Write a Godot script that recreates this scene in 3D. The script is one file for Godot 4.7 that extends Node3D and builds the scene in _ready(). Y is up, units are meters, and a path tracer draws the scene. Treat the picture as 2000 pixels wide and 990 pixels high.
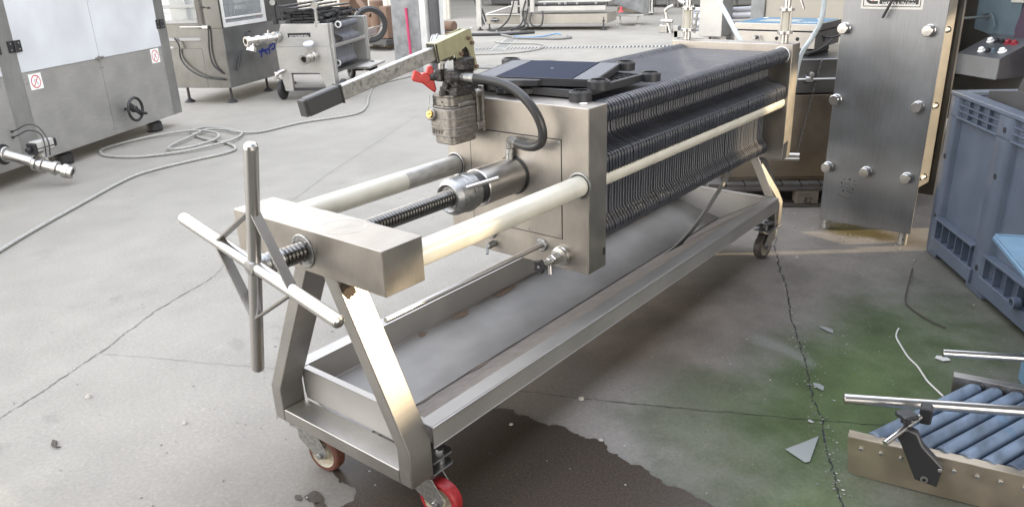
extends Node3D

# ---------------------------------------------------------------- mesh builder
class S:
	var t := SurfaceTool.new()
	var x := Transform3D.IDENTITY
	func _init():
		t.begin(Mesh.PRIMITIVE_TRIANGLES)
	func tri(a, b, c, na, nb, nc):
		a = x * a; b = x * b; c = x * c
		na = (x.basis * na).normalized(); nb = (x.basis * nb).normalized(); nc = (x.basis * nc).normalized()
		if (b - a).cross(c - a).dot(na + nb + nc) > 0.0:
			var q = b; b = c; c = q
			q = nb; nb = nc; nc = q
		t.set_normal(na); t.add_vertex(a)
		t.set_normal(nb); t.add_vertex(b)
		t.set_normal(nc); t.add_vertex(c)
	func quad(a, b, c, d, n = null):
		if n == null:
			n = (c - a).cross(b - d).normalized()
		tri(a, b, c, n, n, n)
		tri(a, c, d, n, n, n)
	func quadn(a, b, c, d, na, nb, nc, nd):
		tri(a, b, c, na, nb, nc)
		tri(a, c, d, na, nc, nd)
	# box with chamfered edges: centre, size, chamfer
	func box(c, s, b = 0.002):
		var h = s * 0.5
		b = minf(b, minf(h.x, minf(h.y, h.z)) * 0.49)
		var X = [Vector3(1, 0, 0), Vector3(0, 1, 0), Vector3(0, 0, 1)]
		for k in 3:
			var u = X[(k + 1) % 3]; var v = X[(k + 2) % 3]
			var hu = h[(k + 1) % 3] - b; var hv = h[(k + 2) % 3] - b
			for s1 in [-1.0, 1.0]:
				var o = c + X[k] * h[k] * s1
				quad(o - u * hu - v * hv, o + u * hu - v * hv, o + u * hu + v * hv, o - u * hu + v * hv, X[k] * s1)
		if b <= 0.0:
			return
		for k in 3:
			var u = X[(k + 1) % 3]; var v = X[(k + 2) % 3]; var w = X[k]
			var hu = h[(k + 1) % 3]; var hv = h[(k + 2) % 3]; var hw = h[k] - b
			for s1 in [-1.0, 1.0]:
				for s2 in [-1.0, 1.0]:
					var p = c + u * hu * s1 + v * (hv - b) * s2
					var q = c + u * (hu - b) * s1 + v * hv * s2
					quadn(p - w * hw, p + w * hw, q + w * hw, q - w * hw, u * s1, u * s1, v * s2, v * s2)
		for a in [-1.0, 1.0]:
			for e in [-1.0, 1.0]:
				for f in [-1.0, 1.0]:
					var n = Vector3(a, e, f)
					var p1 = c + Vector3(h.x, h.y - b, h.z - b) * n
					var p2 = c + Vector3(h.x - b, h.y, h.z - b) * n
					var p3 = c + Vector3(h.x - b, h.y - b, h.z) * n
					tri(p1, p2, p3, n.normalized(), n.normalized(), n.normalized())
	# box between two corners
	func bb(a, c, b = 0.002):
		box((a + c) * 0.5, (c - a).abs(), b)
	func frame_of(d):
		d = d.normalized()
		var u = Vector3.UP if absf(d.y) < 0.9 else Vector3.RIGHT
		u = (u - d * u.dot(d)).normalized()
		return [u, d.cross(u)]
	# turned shape round an axis: profile of [along, radius]; hard = true splits normals
	func lathe(o, d, prof, seg = 24):
		d = d.normalized()
		var f = frame_of(d)
		for i in prof.size() - 1:
			var p = prof[i]; var q = prof[i + 1]
			var dl = Vector2(q[0] - p[0], q[1] - p[1])
			if dl.length() < 1e-7:
				continue
			var nn = Vector2(-dl.y, dl.x).normalized()  # (along, radial)
			if nn.y < 0.0 or (absf(nn.y) < 1e-6 and false):
				nn = -nn
			if absf(dl.x) < 1e-7:
				nn = Vector2(-1 if (q[1] > p[1]) else 1, 0)
			for k in seg:
				var a0 = TAU * k / seg; var a1 = TAU * (k + 1) / seg
				var r0 = f[0] * cos(a0) + f[1] * sin(a0)
				var r1 = f[0] * cos(a1) + f[1] * sin(a1)
				var n0 = d * nn.x + r0 * nn.y; var n1 = d * nn.x + r1 * nn.y
				var A = o + d * p[0] + r0 * p[1]; var B = o + d * p[0] + r1 * p[1]
				var C = o + d * q[0] + r1 * q[1]; var D = o + d * q[0] + r0 * q[1]
				if p[1] < 1e-7:
					tri(A, C, D, n0, n1, n0)
				elif q[1] < 1e-7:
					tri(A, B, D, n0, n1, n0)
				else:
					quadn(A, B, C, D, n0, n1, n1, n0)
	func cyl(a, b, r, ch = 0.001, seg = 20, r2 = -1.0):
		var l = (b - a).length()
		if r2 < 0.0:
			r2 = r
		ch = minf(ch, minf(r, r2) * 0.5)
		lathe(a, b - a, [[0, 0], [0, r - ch], [ch, r], [l - ch, r2], [l, r2 - ch], [l, 0]], seg)
	# hollow pipe piece: outer, inner radius
	func pipe(a, b, ro, ri, seg = 20):
		var l = (b - a).length()
		var d = (b - a).normalized()
		lathe(a, d, [[0, ri], [0, ro - 0.001], [0.001, ro], [l - 0.001, ro], [l, ro - 0.001], [l, ri]], seg)
		var f = frame_of(d)
		for k in seg:
			var a0 = TAU * k / seg; var a1 = TAU * (k + 1) / seg
			var r0 = f[0] * cos(a0) + f[1] * sin(a0); var r1 = f[0] * cos(a1) + f[1] * sin(a1)
			quadn(a + r0 * ri, a + r1 * ri, b + r1 * ri, b + r0 * ri, -r0, -r1, -r1, -r0)
	func hexa(a, b, r):
		lathe6(a, b - a, r)
	func lathe6(o, d, r):
		var l = d.length()
		d = d.normalized()
		var f = frame_of(d)
		for k in 6:
			var a0 = TAU * k / 6; var a1 = TAU * (k + 1) / 6
			var r0 = (f[0] * cos(a0) + f[1] * sin(a0)) * r; var r1 = (f[0] * cos(a1) + f[1] * sin(a1)) * r
			var n = (r0 + r1).normalized()
			quad(o + r0, o + r1, o + r1 + d * l * 0.9, o + r0 + d * l * 0.9, n)
			quad(o + r0 + d * l * 0.9, o + r1 + d * l * 0.9, o + r1 * 0.88 + d * l, o + r0 * 0.88 + d * l, (n + d * 1.2).normalized())
			tri(o + r0 * 0.88 + d * l, o + r1 * 0.88 + d * l, o + d * l, d, d, d)
			tri(o + r0, o + r1, o, -d, -d, -d)
	# tube along a path
	func tube(pts, r, seg = 8, smooth = 6, rads = null):
		var P = []
		var R = []
		if smooth > 0 and pts.size() > 2:
			for i in pts.size() - 1:
				var p0 = pts[maxi(i - 1, 0)]; var p1 = pts[i]; var p2 = pts[i + 1]; var p3 = pts[mini(i + 2, pts.size() - 1)]
				for k in smooth:
					var u = float(k) / smooth
					P.append(p1.cubic_interpolate(p2, p0, p3, u))
					R.append(r if rads == null else lerpf(rads[i], rads[i + 1], u))
			P.append(pts[-1]); R.append(r if rads == null else rads[-1])
		else:
			P = pts
			for i in P.size():
				R.append(r if rads == null else rads[i])
		var up = null
		var rings = []
		for i in P.size():
			var d = (P[mini(i + 1, P.size() - 1)] - P[maxi(i - 1, 0)]).normalized()
			if up == null:
				up = frame_of(d)[0]
			up = (up - d * up.dot(d)).normalized()
			var w = d.cross(up)
			var ring = []
			for k in seg:
				var a = TAU * k / seg
				ring.append(up * cos(a) + w * sin(a))
			rings.append(ring)
		for i in P.size() - 1:
			for k in seg:
				var j = (k + 1) % seg
				quadn(P[i] + rings[i][k] * R[i], P[i] + rings[i][j] * R[i], P[i + 1] + rings[i + 1][j] * R[i + 1], P[i + 1] + rings[i + 1][k] * R[i + 1], rings[i][k], rings[i][j], rings[i + 1][j], rings[i + 1][k])
		for e in [0, P.size() - 1]:
			var d = (P[1] - P[0]).normalized() * -1.0 if e == 0 else (P[-1] - P[-2]).normalized()
			for k in seg:
				var j = (k + 1) % seg
				tri(P[e], P[e] + rings[e][k] * R[e], P[e] + rings[e][j] * R[e], d, d, d)
	# polygon in XY pushed along Z from z0 to z1, with chamfered rims
	func prism(poly, z0, z1, b = 0.0, caps = true):
		var P = PackedVector2Array(poly)
		var area = 0.0
		for i in P.size():
			area += P[i].cross(P[(i + 1) % P.size()])
		if area < 0.0:
			P.reverse()
		var n = P.size()
		var N = []
		for i in n:
			var e = P[(i + 1) % n] - P[i]
			N.append(Vector2(e.y, -e.x).normalized())
		var I = PackedVector2Array()
		for i in n:
			var m = (N[i] + N[(i + n - 1) % n])
			m = m.normalized() / maxf(0.35, m.length() * 0.5)
			I.append(P[i] - m * b)
		var zs = [z0, z1]
		if z0 > z1:
			zs = [z1, z0]
		var za = zs[0] + b; var zb = zs[1] - b
		for i in n:
			var j = (i + 1) % n
			var pn = N[(i + n - 1) % n]; var nn = N[j]; var cn = N[i]
			var a = cn; var c = cn
			if pn.dot(cn) > 0.7: a = (pn + cn).normalized()
			if nn.dot(cn) > 0.7: c = (nn + cn).normalized()
			var A = Vector3(a.x, a.y, 0); var C = Vector3(c.x, c.y, 0)
			quadn(Vector3(P[i].x, P[i].y, za), Vector3(P[j].x, P[j].y, za), Vector3(P[j].x, P[j].y, zb), Vector3(P[i].x, P[i].y, zb), A, C, C, A)
			if b > 0.0:
				var Z = Vector3(0, 0, 1)
				quadn(Vector3(P[i].x, P[i].y, zb), Vector3(P[j].x, P[j].y, zb), Vector3(I[j].x, I[j].y, zs[1]), Vector3(I[i].x, I[i].y, zs[1]), (A + Z * 0.6), (C + Z * 0.6), (Z + C * 0.4), (Z + A * 0.4))
				quadn(Vector3(P[i].x, P[i].y, za), Vector3(P[j].x, P[j].y, za), Vector3(I[j].x, I[j].y, zs[0]), Vector3(I[i].x, I[i].y, zs[0]), (A - Z * 0.6), (C - Z * 0.6), (-Z + C * 0.4), (-Z + A * 0.4))
		if caps:
			var q = Geometry2D.triangulate_polygon(I)
			for k in range(0, q.size(), 3):
				for e in 2:
					var zz = zs[e]; var nz = Vector3(0, 0, -1 if e == 0 else 1)
					tri(Vector3(I[q[k]].x, I[q[k]].y, zz), Vector3(I[q[k + 1]].x, I[q[k + 1]].y, zz), Vector3(I[q[k + 2]].x, I[q[k + 2]].y, zz), nz, nz, nz)
	# square bar between two points
	func bar(a, b, w, h, ch = 0.001, up = Vector3.UP):
		var keep = x
		var d = (b - a).normalized()
		var u = (up - d * up.dot(d)).normalized()
		x = keep * Transform3D(Basis(u.cross(d), u, d), (a + b) * 0.5)
		box(Vector3.ZERO, Vector3(w, h, (b - a).length()), ch)
		x = keep
	func done():
		return t.commit()

# ---------------------------------------------------------------- scene helpers
var used := {}
var M := {}
var TX := {}

func numbered(n):
	if not used.has(n):
		used[n] = 0
		return n
	used[n] += 1
	return "%s_%03d" % [n, used[n]]

func tag(o, label, category, group = "", kind = ""):
	if label != "": o.set_meta("label", label)
	if category != "": o.set_meta("category", category)
	if group != "": o.set_meta("group", group)
	if kind != "": o.set_meta("kind", kind)
	return o

func thing(called, label, category, at: Variant = Transform3D.IDENTITY, group = ""):
	var o = Node3D.new()
	o.name = numbered(called)
	if typeof(at) == TYPE_VECTOR3: o.position = at
	else: o.transform = at
	add_child(o)
	return tag(o, label, category, group)

func part(parent, called, s, m):
	var o = MeshInstance3D.new()
	o.mesh = s.done() if s is S else s
	o.material_override = m
	o.name = called
	parent.add_child(o, true)
	return o

func single(called, s, m, label, category, group = "", at: Variant = Transform3D.IDENTITY):
	var o = MeshInstance3D.new()
	o.mesh = s.done() if s is S else s
	o.material_override = m
	o.name = numbered(called)
	if typeof(at) == TYPE_VECTOR3: o.position = at
	else: o.transform = at
	add_child(o)
	return tag(o, label, category, group)

func struct(called, s, m):
	var o = MeshInstance3D.new()
	o.mesh = s.done() if s is S else s
	if m: o.material_override = m
	o.name = numbered(called)
	add_child(o)
	o.set_meta("kind", "structure")
	return o

func copy(o, at, label = "", group = ""):
	var c = o.duplicate()
	c.name = numbered(String(o.name).rstrip("0123456789").rstrip("_"))
	add_child(c)
	c.transform = at
	if label != "": c.set_meta("label", label)
	if group != "": c.set_meta("group", group)
	return c

func V(x, y, z): return Vector3(x, y, z)

# an upright frame: origin on the ground, d = direction of local x in plan, local z points out of the face
func upright(ax, az, dx, dz):
	var d = Vector3(dx, 0, dz).normalized()
	return Transform3D(Basis(d, Vector3.UP, Vector3(-d.z, 0, d.x)), Vector3(ax, 0, az))

func noise_img(sz, freq, oct = 4, seed_ = 1, type = FastNoiseLite.TYPE_SIMPLEX_SMOOTH):
	var n = FastNoiseLite.new()
	n.seed = seed_; n.frequency = freq; n.fractal_octaves = oct; n.noise_type = type
	var im = n.get_seamless_image(sz, sz, false, false, 0.15, true)
	im.convert(Image.FORMAT_L8)
	return im

# grey noise remapped to lo..hi with contrast c, as a texture
func ramp_tex(im, lo, hi, c = 1.0, mid = 0.5):
	var b = im.get_data()
	var lut = PackedByteArray(); lut.resize(256)
	for i in 256:
		var v = clampf((i / 255.0 - mid) * c + 0.5, 0, 1)
		lut[i] = int(lerpf(lo, hi, v) * 255.0)
	for i in b.size():
		b[i] = lut[b[i]]
	var o = Image.create_from_data(im.get_width(), im.get_height(), false, Image.FORMAT_L8, b)
	return ImageTexture.create_from_image(o)

func mat(name, col, rough, metal = 0.0, o = {}):
	var m = StandardMaterial3D.new()
	m.resource_name = name
	m.albedo_color = col; m.roughness = rough; m.metallic = metal
	var tri = false
	if o.has("al"): m.albedo_texture = TX[o.al]; tri = true
	if o.has("ro"): m.roughness_texture = TX[o.ro]; m.roughness_texture_channel = BaseMaterial3D.TEXTURE_CHANNEL_RED; tri = true
	if o.has("bump"): m.heightmap_enabled = true; m.heightmap_texture = TX[o.bump]; m.heightmap_scale = o.get("bs", 0.1); tri = true
	if tri:
		m.uv1_triplanar = true
		m.uv1_world_triplanar = o.get("world", false)
		var sc = o.get("sc", 1.0)
		m.uv1_scale = sc if sc is Vector3 else Vector3(sc, sc, sc)
		m.uv1_offset = o.get("off", Vector3.ZERO)
	if o.has("de"):
		m.detail_enabled = true; m.detail_albedo = TX[o.de]; m.detail_blend_mode = BaseMaterial3D.BLEND_MODE_MUL
		m.detail_uv_layer = BaseMaterial3D.DETAIL_UV_2
		m.uv2_triplanar = true
		var s2 = o.get("ds", 1.0)
		m.uv2_scale = s2 if s2 is Vector3 else Vector3(s2, s2, s2)
	if o.has("coat"): m.clearcoat_enabled = true; m.clearcoat = o.coat; m.clearcoat_roughness = 0.2
	if o.has("spec"): m.metallic_specular = o.spec
	M[name] = m
	return m

func textures():
	var a = noise_img(512, 0.006, 5, 3)
	TX.smudge = ramp_tex(a, 0.90, 1.0, 1.0)
	TX.smudge_rough = ramp_tex(a, 0.80, 1.0, 1.1)
	var c = noise_img(512, 0.02, 5, 11)
	TX.tray = ramp_tex(noise_img(512, .008, 5, 51), .78, 1.0, 1.3, .45)
	TX.grime = ramp_tex(c, 0.45, 1.0, 2.0, 0.45)
	TX.grime_soft = ramp_tex(c, 0.84, 1.0, 1.8, 0.45)
	TX.bump = ramp_tex(c, 0.0, 1.0, 1.2)
	var f = noise_img(512, 0.12, 3, 21)
	TX.grain = ramp_tex(f, 0.78, 1.0, 1.5)
	TX.grain_bump = ramp_tex(f, 0.0, 1.0, 1.2)
	TX.flecks = ramp_tex(f, 0.72, 1.0, 4.5, 0.28)
	TX.chips = ramp_tex(noise_img(512, 0.035, 3, 31, FastNoiseLite.TYPE_PERLIN), 0.72, 1.0, 9.0, 0.22)
	# brushed streaks along u
	var n = FastNoiseLite.new(); n.seed = 5; n.frequency = 0.25; n.fractal_octaves = 3
	var st = n.get_seamless_image(16, 512, false, false, 0.2, true)
	st.convert(Image.FORMAT_L8)
	st.resize(512, 512, Image.INTERPOLATE_CUBIC)
	TX.brush = ramp_tex(st, 0.93, 1.0, 1.3)
	TX.brush_rough = ramp_tex(st, 0.82, 1.0, 1.3)
	var sv = Image.create_from_data(512, 512, false, Image.FORMAT_L8, st.get_data())
	sv.rotate_90(CLOCKWISE)
	TX.streak = ramp_tex(noise_img(512, .03, 4, 41), .7, 1.0, 1.8, .42)
	TX.brush_v = ramp_tex(sv, 0.93, 1.0, 1.3)
	TX.wood = ramp_tex(st, 0.45, 1.0, 1.8)

func C(r, g, b, a = 1.0): return Color(r, g, b, a)
# linear base colour to the sRGB value Godot wants
func L(r, g, b): return Color(r, g, b).linear_to_srgb()

func materials():
	mat("steel", L(0.43, 0.415, 0.39), .46, 1, {"al": "smudge", "ro": "brush_rough", "sc": 1.4, "de": "brush", "ds": 5.0})
	mat("steel_head", L(0.43, 0.4, 0.36), .50, 1, {"al": "smudge", "ro": "smudge_rough", "sc": 2.1, "de": "brush_v", "ds": 4.0})
	mat("steel_polish", L(0.544, 0.532, 0.512), .30, 1)
	mat("steel_satin", L(0.5476, 0.5439, 0.5254), .55, .9, {"al": "smudge", "ro": "brush_rough", "sc": 0.8, "de": "brush", "ds": 1.6})
	mat("steel_phe", L(0.2858, 0.2952, 0.3058), .52, 1, {"al": "smudge", "ro": "smudge_rough", "sc": 1.1, "de": "brush_v", "ds": 1.2})
	mat("steel_bay", L(.175, .175, .17), .42, 1, {"al": "smudge", "ro": "smudge_rough", "sc": 1.1, "de": "brush_v", "ds": 1.2})
	mat("steel_grey", L(0.45, 0.455, 0.45), .45, .95, {"al": "smudge", "ro": "smudge_rough", "sc": 1.1, "de": "brush_v", "ds": 1.2})
	mat("steel_dark", L(0.21, 0.21, 0.21), .38, 1, {"al": "smudge", "ro": "smudge_rough", "sc": 1.1})
	mat("tray_steel", L(.42, .41, .395), .56, .85, {"al": "smudge", "sc": .8})
	mat("tray_floor", L(.42, .405, .385), .58, .8, {"al": "tray", "sc": Vector3(.7, .7, .22), "de": "smudge", "ds": 1.3})
	mat("tray_dirty", L(.20, .175, .155), .65, .25, {"al": "grime_soft", "ro": "smudge_rough", "sc": 1.9, "de": "smudge", "ds": 2.0})
	mat("tank_steel", L(.27, .235, .19), .42, .95, {"al": "smudge", "ro": "smudge_rough", "sc": 1.5})
	mat("rust_stain", L(0.21, 0.155, 0.115), .85, 0, {"al": "grime_soft", "sc": 9.0})
	mat("dirt", L(.07, .052, .04), .9, 0, {"al": "grime_soft", "sc": 9.0})
	mat("zinc", L(0.4, 0.4, 0.392), .45, 1, {"al": "grime_soft", "sc": 6.0})
	mat("screw", L(.20, .195, .185), .27, 1, {"al": "grime_soft", "sc": 9.0})
	mat("cast", L(0.297, 0.279, 0.252), .48, .7, {"al": "grime_soft", "ro": "smudge_rough", "sc": 5.0, "bump": "grain_bump", "bs": .012, "de": "smudge", "ds": 4.0})
	mat("cast_dark", L(.075, .07, .066), .5, .5, {"al": "grime", "sc": 8.0, "bump": "grain_bump", "bs": .012})
	mat("yellow_zinc", L(0.4, 0.385, 0.25), .42, .7, {"al": "smudge", "sc": 6.0})
	mat("lever_steel", L(0.416, 0.408, 0.384), .5, .8, {"al": "flecks", "sc": .9, "de": "grime_soft", "ds": 3.0})
	mat("grip", L(.05, .05, .05), .55, 0, {"al": "grain", "sc": 5.0})
	mat("rubber", L(.028, .028, .03), .5, 0, {"al": "grain", "sc": 5.0})
	mat("hose_rubber", L(.03, .029, .028), .42, 0, {"al": "smudge", "ro": "smudge_rough", "sc": 6.0})
	for i in 3:
		mat("plate_black_%d" % i, L(.034 + .007 * i, .037 + .007 * i, .046 + .008 * i), .30 + .02 * i)
	mat("plate_grey", L(.13, .135, .155), .5, 0, {"al": "smudge", "sc": 3.0})
	mat("mesh_grey", L(.20, .205, .22), .6)
	mat("plate_loose", L(.028, .029, .032), .45, 0, {"al": "smudge", "ro": "smudge_rough", "sc": 4.0})
	mat("plate_blue", L(0.014, 0.021, 0.046), .65, 0, {"al": "grain", "sc": 3.0, "spec": .22})
	mat("rod_white", L(0.6084, 0.5889, 0.507), .36, 0, {"al": "smudge", "ro": "smudge_rough", "sc": 2.0})
	mat("rod_worn", L(.60, .58, .50), .38, 0, {"al": "smudge", "ro": "smudge_rough", "sc": 2.0})
	mat("rod_scuffed", L(.46, .45, .42), .42, .2, {"al": "grime_soft", "ro": "smudge_rough", "sc": Vector3(5, 5, 1.4)})
	mat("red_plastic", L(0.496, 0.0224, 0.0176), .3, 0, {"al": "grain", "sc": 6.0})
	mat("red_tyre", L(0.3, 0.018, 0.022), .4, 0, {"al": "grime_soft", "sc": 7.0})
	mat("brown_tyre", L(0.1, 0.036, 0.024), .5, 0, {"al": "grime_soft", "sc": 7.0})
	mat("rim_plastic", L(0.368, 0.336, 0.256), .5, 0, {"al": "grime_soft", "sc": 7.0})
	mat("dark_gap", L(.012, .012, .012), .8)
	mat("black_plastic", L(.022, .022, .024), .42, 0, {"al": "grain", "sc": 6.0})
	mat("brass", L(.55, .36, .11), .32, 1, {"al": "smudge", "sc": 8.0})
	mat("white_panel", L(0.544, 0.5644, 0.5848), .3, 0, {"al": "smudge", "sc": .5})
	mat("concrete_post", L(0.246, 0.2521, 0.2521), .8, 0, {"al": "grime_soft", "sc": .5})
	mat("white_paint", L(0.592, 0.592, 0.576), .6, 0, {"al": "smudge", "sc": 1.0})
	mat("dark_post", L(.085, .085, .09), .5, .2, {"al": "smudge", "sc": 2.0})
	mat("magenta", L(.45, .03, .11), .5, 0, {"al": "smudge", "sc": 3.0})
	mat("wall_beige", L(0.435, 0.42, 0.375), .8, 0, {"al": "smudge", "sc": .4})
	mat("machine_white", L(0.4125, 0.405, 0.375), .5, 0, {"al": "smudge", "sc": .5})
	mat("machine_beige", L(0.329, 0.308, 0.266), .5, .3, {"al": "smudge", "sc": .4})
	mat("machine_dark", L(.05, .05, .052), .6, .2, {"al": "smudge", "sc": 1.0})
	mat("cable", L(.025, .025, .026), .5)
	mat("cable_grey", L(0.208, 0.208, 0.2), .6, 0, {"al": "grain", "sc": 3.0})
	mat("hose_grey", L(0.3262, 0.3209, 0.2936), .6, 0, {"al": "grime_soft", "sc": 3.0})
	mat("cable_blue", L(.12, .25, .42), .5)
	mat("wood", L(0.27, 0.2325, 0.1875), .8, 0, {"al": "wood", "sc": Vector3(1.5, 6, 6), "de": "smudge", "ds": 3.0})
	mat("wood_grey", L(0.132, 0.12, 0.108), .85, 0, {"al": "wood", "sc": Vector3(1.5, 6, 6), "de": "smudge", "ds": 3.0})
	mat("wood_pale", L(0.27, 0.225, 0.165), .8, 0, {"al": "wood", "sc": 3.0})
	mat("bin_plastic", L(0.112, 0.14, 0.188), .42, 0, {"al": "smudge", "ro": "smudge_rough", "sc": 1.6, "de": "grain", "ds": 3.0})
	mat("lid_blue", L(0.11, 0.2, 0.29), .5, 0, {"al": "smudge", "sc": 3.0})
	mat("keypad_blue", L(0.04, 0.152, 0.256), .4, 0, {"al": "smudge", "sc": 5.0})
	mat("screen_grey", L(.32, .34, .33), .3)
	mat("roller_blue", L(0.15, 0.2, 0.275), .5, 0, {"al": "streak", "sc": Vector3(1.2, 1.2, .35)})
	mat("roller_dark", L(.05, .07, .11), .55, 0, {"al": "grime_soft", "sc": 5.0})
	mat("conv_steel", L(0.5, 0.435, 0.345), .46, .95, {"al": "smudge", "ro": "smudge_rough", "sc": 2.2})
	mat("tube_white", L(0.49, 0.497, 0.532), .35, 0, {"al": "smudge", "sc": 3.0})
	mat("tube_clear", L(0.465, 0.525, 0.555), .3, 0, {"al": "smudge", "sc": 3.0})
	mat("rust", L(.15, .095, .065), .85, 0, {"al": "grime_soft", "sc": 6.0})
	mat("sticker_white", L(0.7216, 0.7216, 0.704), .5)
	mat("sticker_black", L(.015, .015, .015), .4)
	mat("print_white", L(.75, .75, .73), .5)
	mat("print_grey", L(.30, .30, .29), .5)
	mat("marker_blue", L(.012, .03, .24), .5)
	mat("print_red", L(.50, .06, .07), .5)
	mat("red_cap", L(.22, .02, .03), .4)
	mat("purple_sheet", L(0.051, 0.03, 0.051), .7, 0, {"al": "smudge", "sc": 2.0})
	mat("teal_sheet", L(0.084, 0.12, 0.144), .6, 0, {"al": "smudge", "sc": 2.0})
	mat("shed_wall", L(.20, .19, .175), .9, 0, {"al": "smudge", "sc": .5})
	mat("stone", L(.34, .32, .29), .9)
	mat("paper_white", L(.48, .47, .44), .7)
	mat("leaf_dark", L(.05, .04, .03), .8)
	mat("film", L(0.184, 0.1978, 0.1886), .35)
	var g = mat("glass", C(.92, .96, .97, .12), .04)
	g.transparency = BaseMaterial3D.TRANSPARENCY_ALPHA
	var g2 = mat("sight_glass", C(.95, .93, .86, .35), .08)
	g2.transparency = BaseMaterial3D.TRANSPARENCY_ALPHA

# ---------------------------------------------------------------- ground
var gn := FastNoiseLite.new()
var gn2 := FastNoiseLite.new()
func sm(a, b, v): return smoothstep(a, b, v)

func ground_colour(x, z):
	var n = gn.get_noise_2d(x, z)            # broad
	var m = gn2.get_noise_2d(x, z)           # finer
	var light = Vector3(.340, .320, .279) * (1.0 + .10 * n + .09 * m)
	# brown dirt and wheel-worn concrete round the trolley and the right of the yard
	var w = .22 * n + .10 * m
	var k = sm(-.75, .35, x + .10 * z + .12 + w) * sm(-6.2, -4.0, z)
	var dirt = Vector3(.222, .198, .172) * (1.0 + .28 * n + .34 * m)
	var c = light.lerp(dirt, k * .93)
	# rusty brown run-off along the tray
	var rn = sm(.55, .0, absf(x - .20 + .10 * n) + .10 * m) * sm(-2.3, -1.7, z) * sm(-.5, -.75, z)
	c = c.lerp(Vector3(.19, .150, .118) * (1.0 + .35 * m), rn * .65)
	# worn paler concrete beside the wet patch
	var pale = sm(1.0, .15, Vector2((x - .50) / .48, (z + .80) / .52).length() + .30 * n + .25 * m)
	c = c.lerp(Vector3(.335, .318, .295) * (1.0 + .22 * m), pale * .8)
	# dark damp concrete on the right
	var dk = sm(.35, .80, x + .16 * n + .06 * m + .16 * (z + 1.0)) * sm(-6.0, -4.4, z) * (1.0 - pale * .7)
	c = c.lerp(Vector3(.130, .130, .110) * (1.0 + .42 * m + .25 * n), dk * .85)
	c = c.lerp(Vector3(.28, .26, .23), sm(1.75, 2.3, x + .1 * n))
	# algae
	var al = sm(.95, .15, Vector2((x - 1.02) / .62, (z + 1.45) / 1.25).length() + .40 * n + .30 * m)
	var al2 = sm(.9, .2, Vector2((x - .66) / .34, (z + 1.12) / .5).length() + .4 * n + .35 * m) * .6
	var al3 = sm(1.0, .1, Vector2((x - 1.10) / .32, (z + .75) / .6).length() + .3 * n + .3 * m) * .8
	c = c.lerp(Vector3(.078, .124, .034) * (1.0 + .5 * m + .3 * n), clampf(maxf(al, maxf(al2, al3)), 0, 1) * .86)
	# pale scuffed smear among the green
	var smear = sm(.9, .1, Vector2((x - .70) / .20, (z + 1.62 - .3 * (x - .7)) / .06).length() + .9 * m)
	c = c.lerp(Vector3(.27, .27, .25), smear * .6)
	var moss = sm(.8, .2, Vector2((x - .55) / .35, (z + 3.15) / .16).length() + .5 * m)
	c = c.lerp(Vector3(.13, .105, .02), moss * .8)
	# faint drag marks and stains
	c = c * (1.0 + .07 * gn.get_noise_2d(x * .5 + z * 2.2, z * .5 - x * 1.6) + .05 * gn2.get_noise_2d(x * 1.2 - z * .3, z * .22 + x * .1))
	# oil and rubber marks out in the yard
	var oil = sm(.36, .62, gn2.get_noise_2d(x * .55 + 31.0, z * .8 - 17.0)) * (1.0 - k)
	c = c * (1.0 - .13 * oil)
	# paler slab past the drain
	c = c * lerpf(1.0, 1.12, sm(-6.5, -9.0, z))
	return c

func ground_tex(x0, x1, z0, z1, n):
	var im = Image.create(n, n, false, Image.FORMAT_RGB8)
	var b = PackedByteArray(); b.resize(n * n * 3)
	var i = 0
	for r in n:
		var z = lerpf(z0, z1, (r + .5) / n)
		for q in n:
			var c = ground_colour(lerpf(x0, x1, (q + .5) / n), z)
			b[i] = int(clampf(pow(c.x, .4545), 0, 1) * 255); b[i + 1] = int(clampf(pow(c.y, .4545), 0, 1) * 255); b[i + 2] = int(clampf(pow(c.z, .4545), 0, 1) * 255)
			i += 3
	im.set_data(n, n, false, Image.FORMAT_RGB8, b)
	return ImageTexture.create_from_image(im)

func ground_mat(name, tex):
	var m = mat(name, Color.WHITE, .82, 0, {})
	m.albedo_texture = tex
	m.metallic_specular = .35
	m.detail_enabled = true; m.detail_albedo = TX.ground_detail; m.detail_blend_mode = BaseMaterial3D.BLEND_MODE_MUL
	m.detail_uv_layer = BaseMaterial3D.DETAIL_UV_2; m.uv2_triplanar = true; m.uv2_scale = V(1.1, 1.1, 1.1)
	return m

func rect(t, x0, x1, z0, z1, u0, u1, v0, v1):
	var c = [[x0, z0, u0, v0], [x1, z0, u1, v0], [x1, z1, u1, v1], [x0, z0, u0, v0], [x1, z1, u1, v1], [x0, z1, u0, v1]]
	for p in c:
		t.set_normal(Vector3.UP); t.set_uv(Vector2(p[2], p[3])); t.add_vertex(V(p[0], 0, p[1]))

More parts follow.
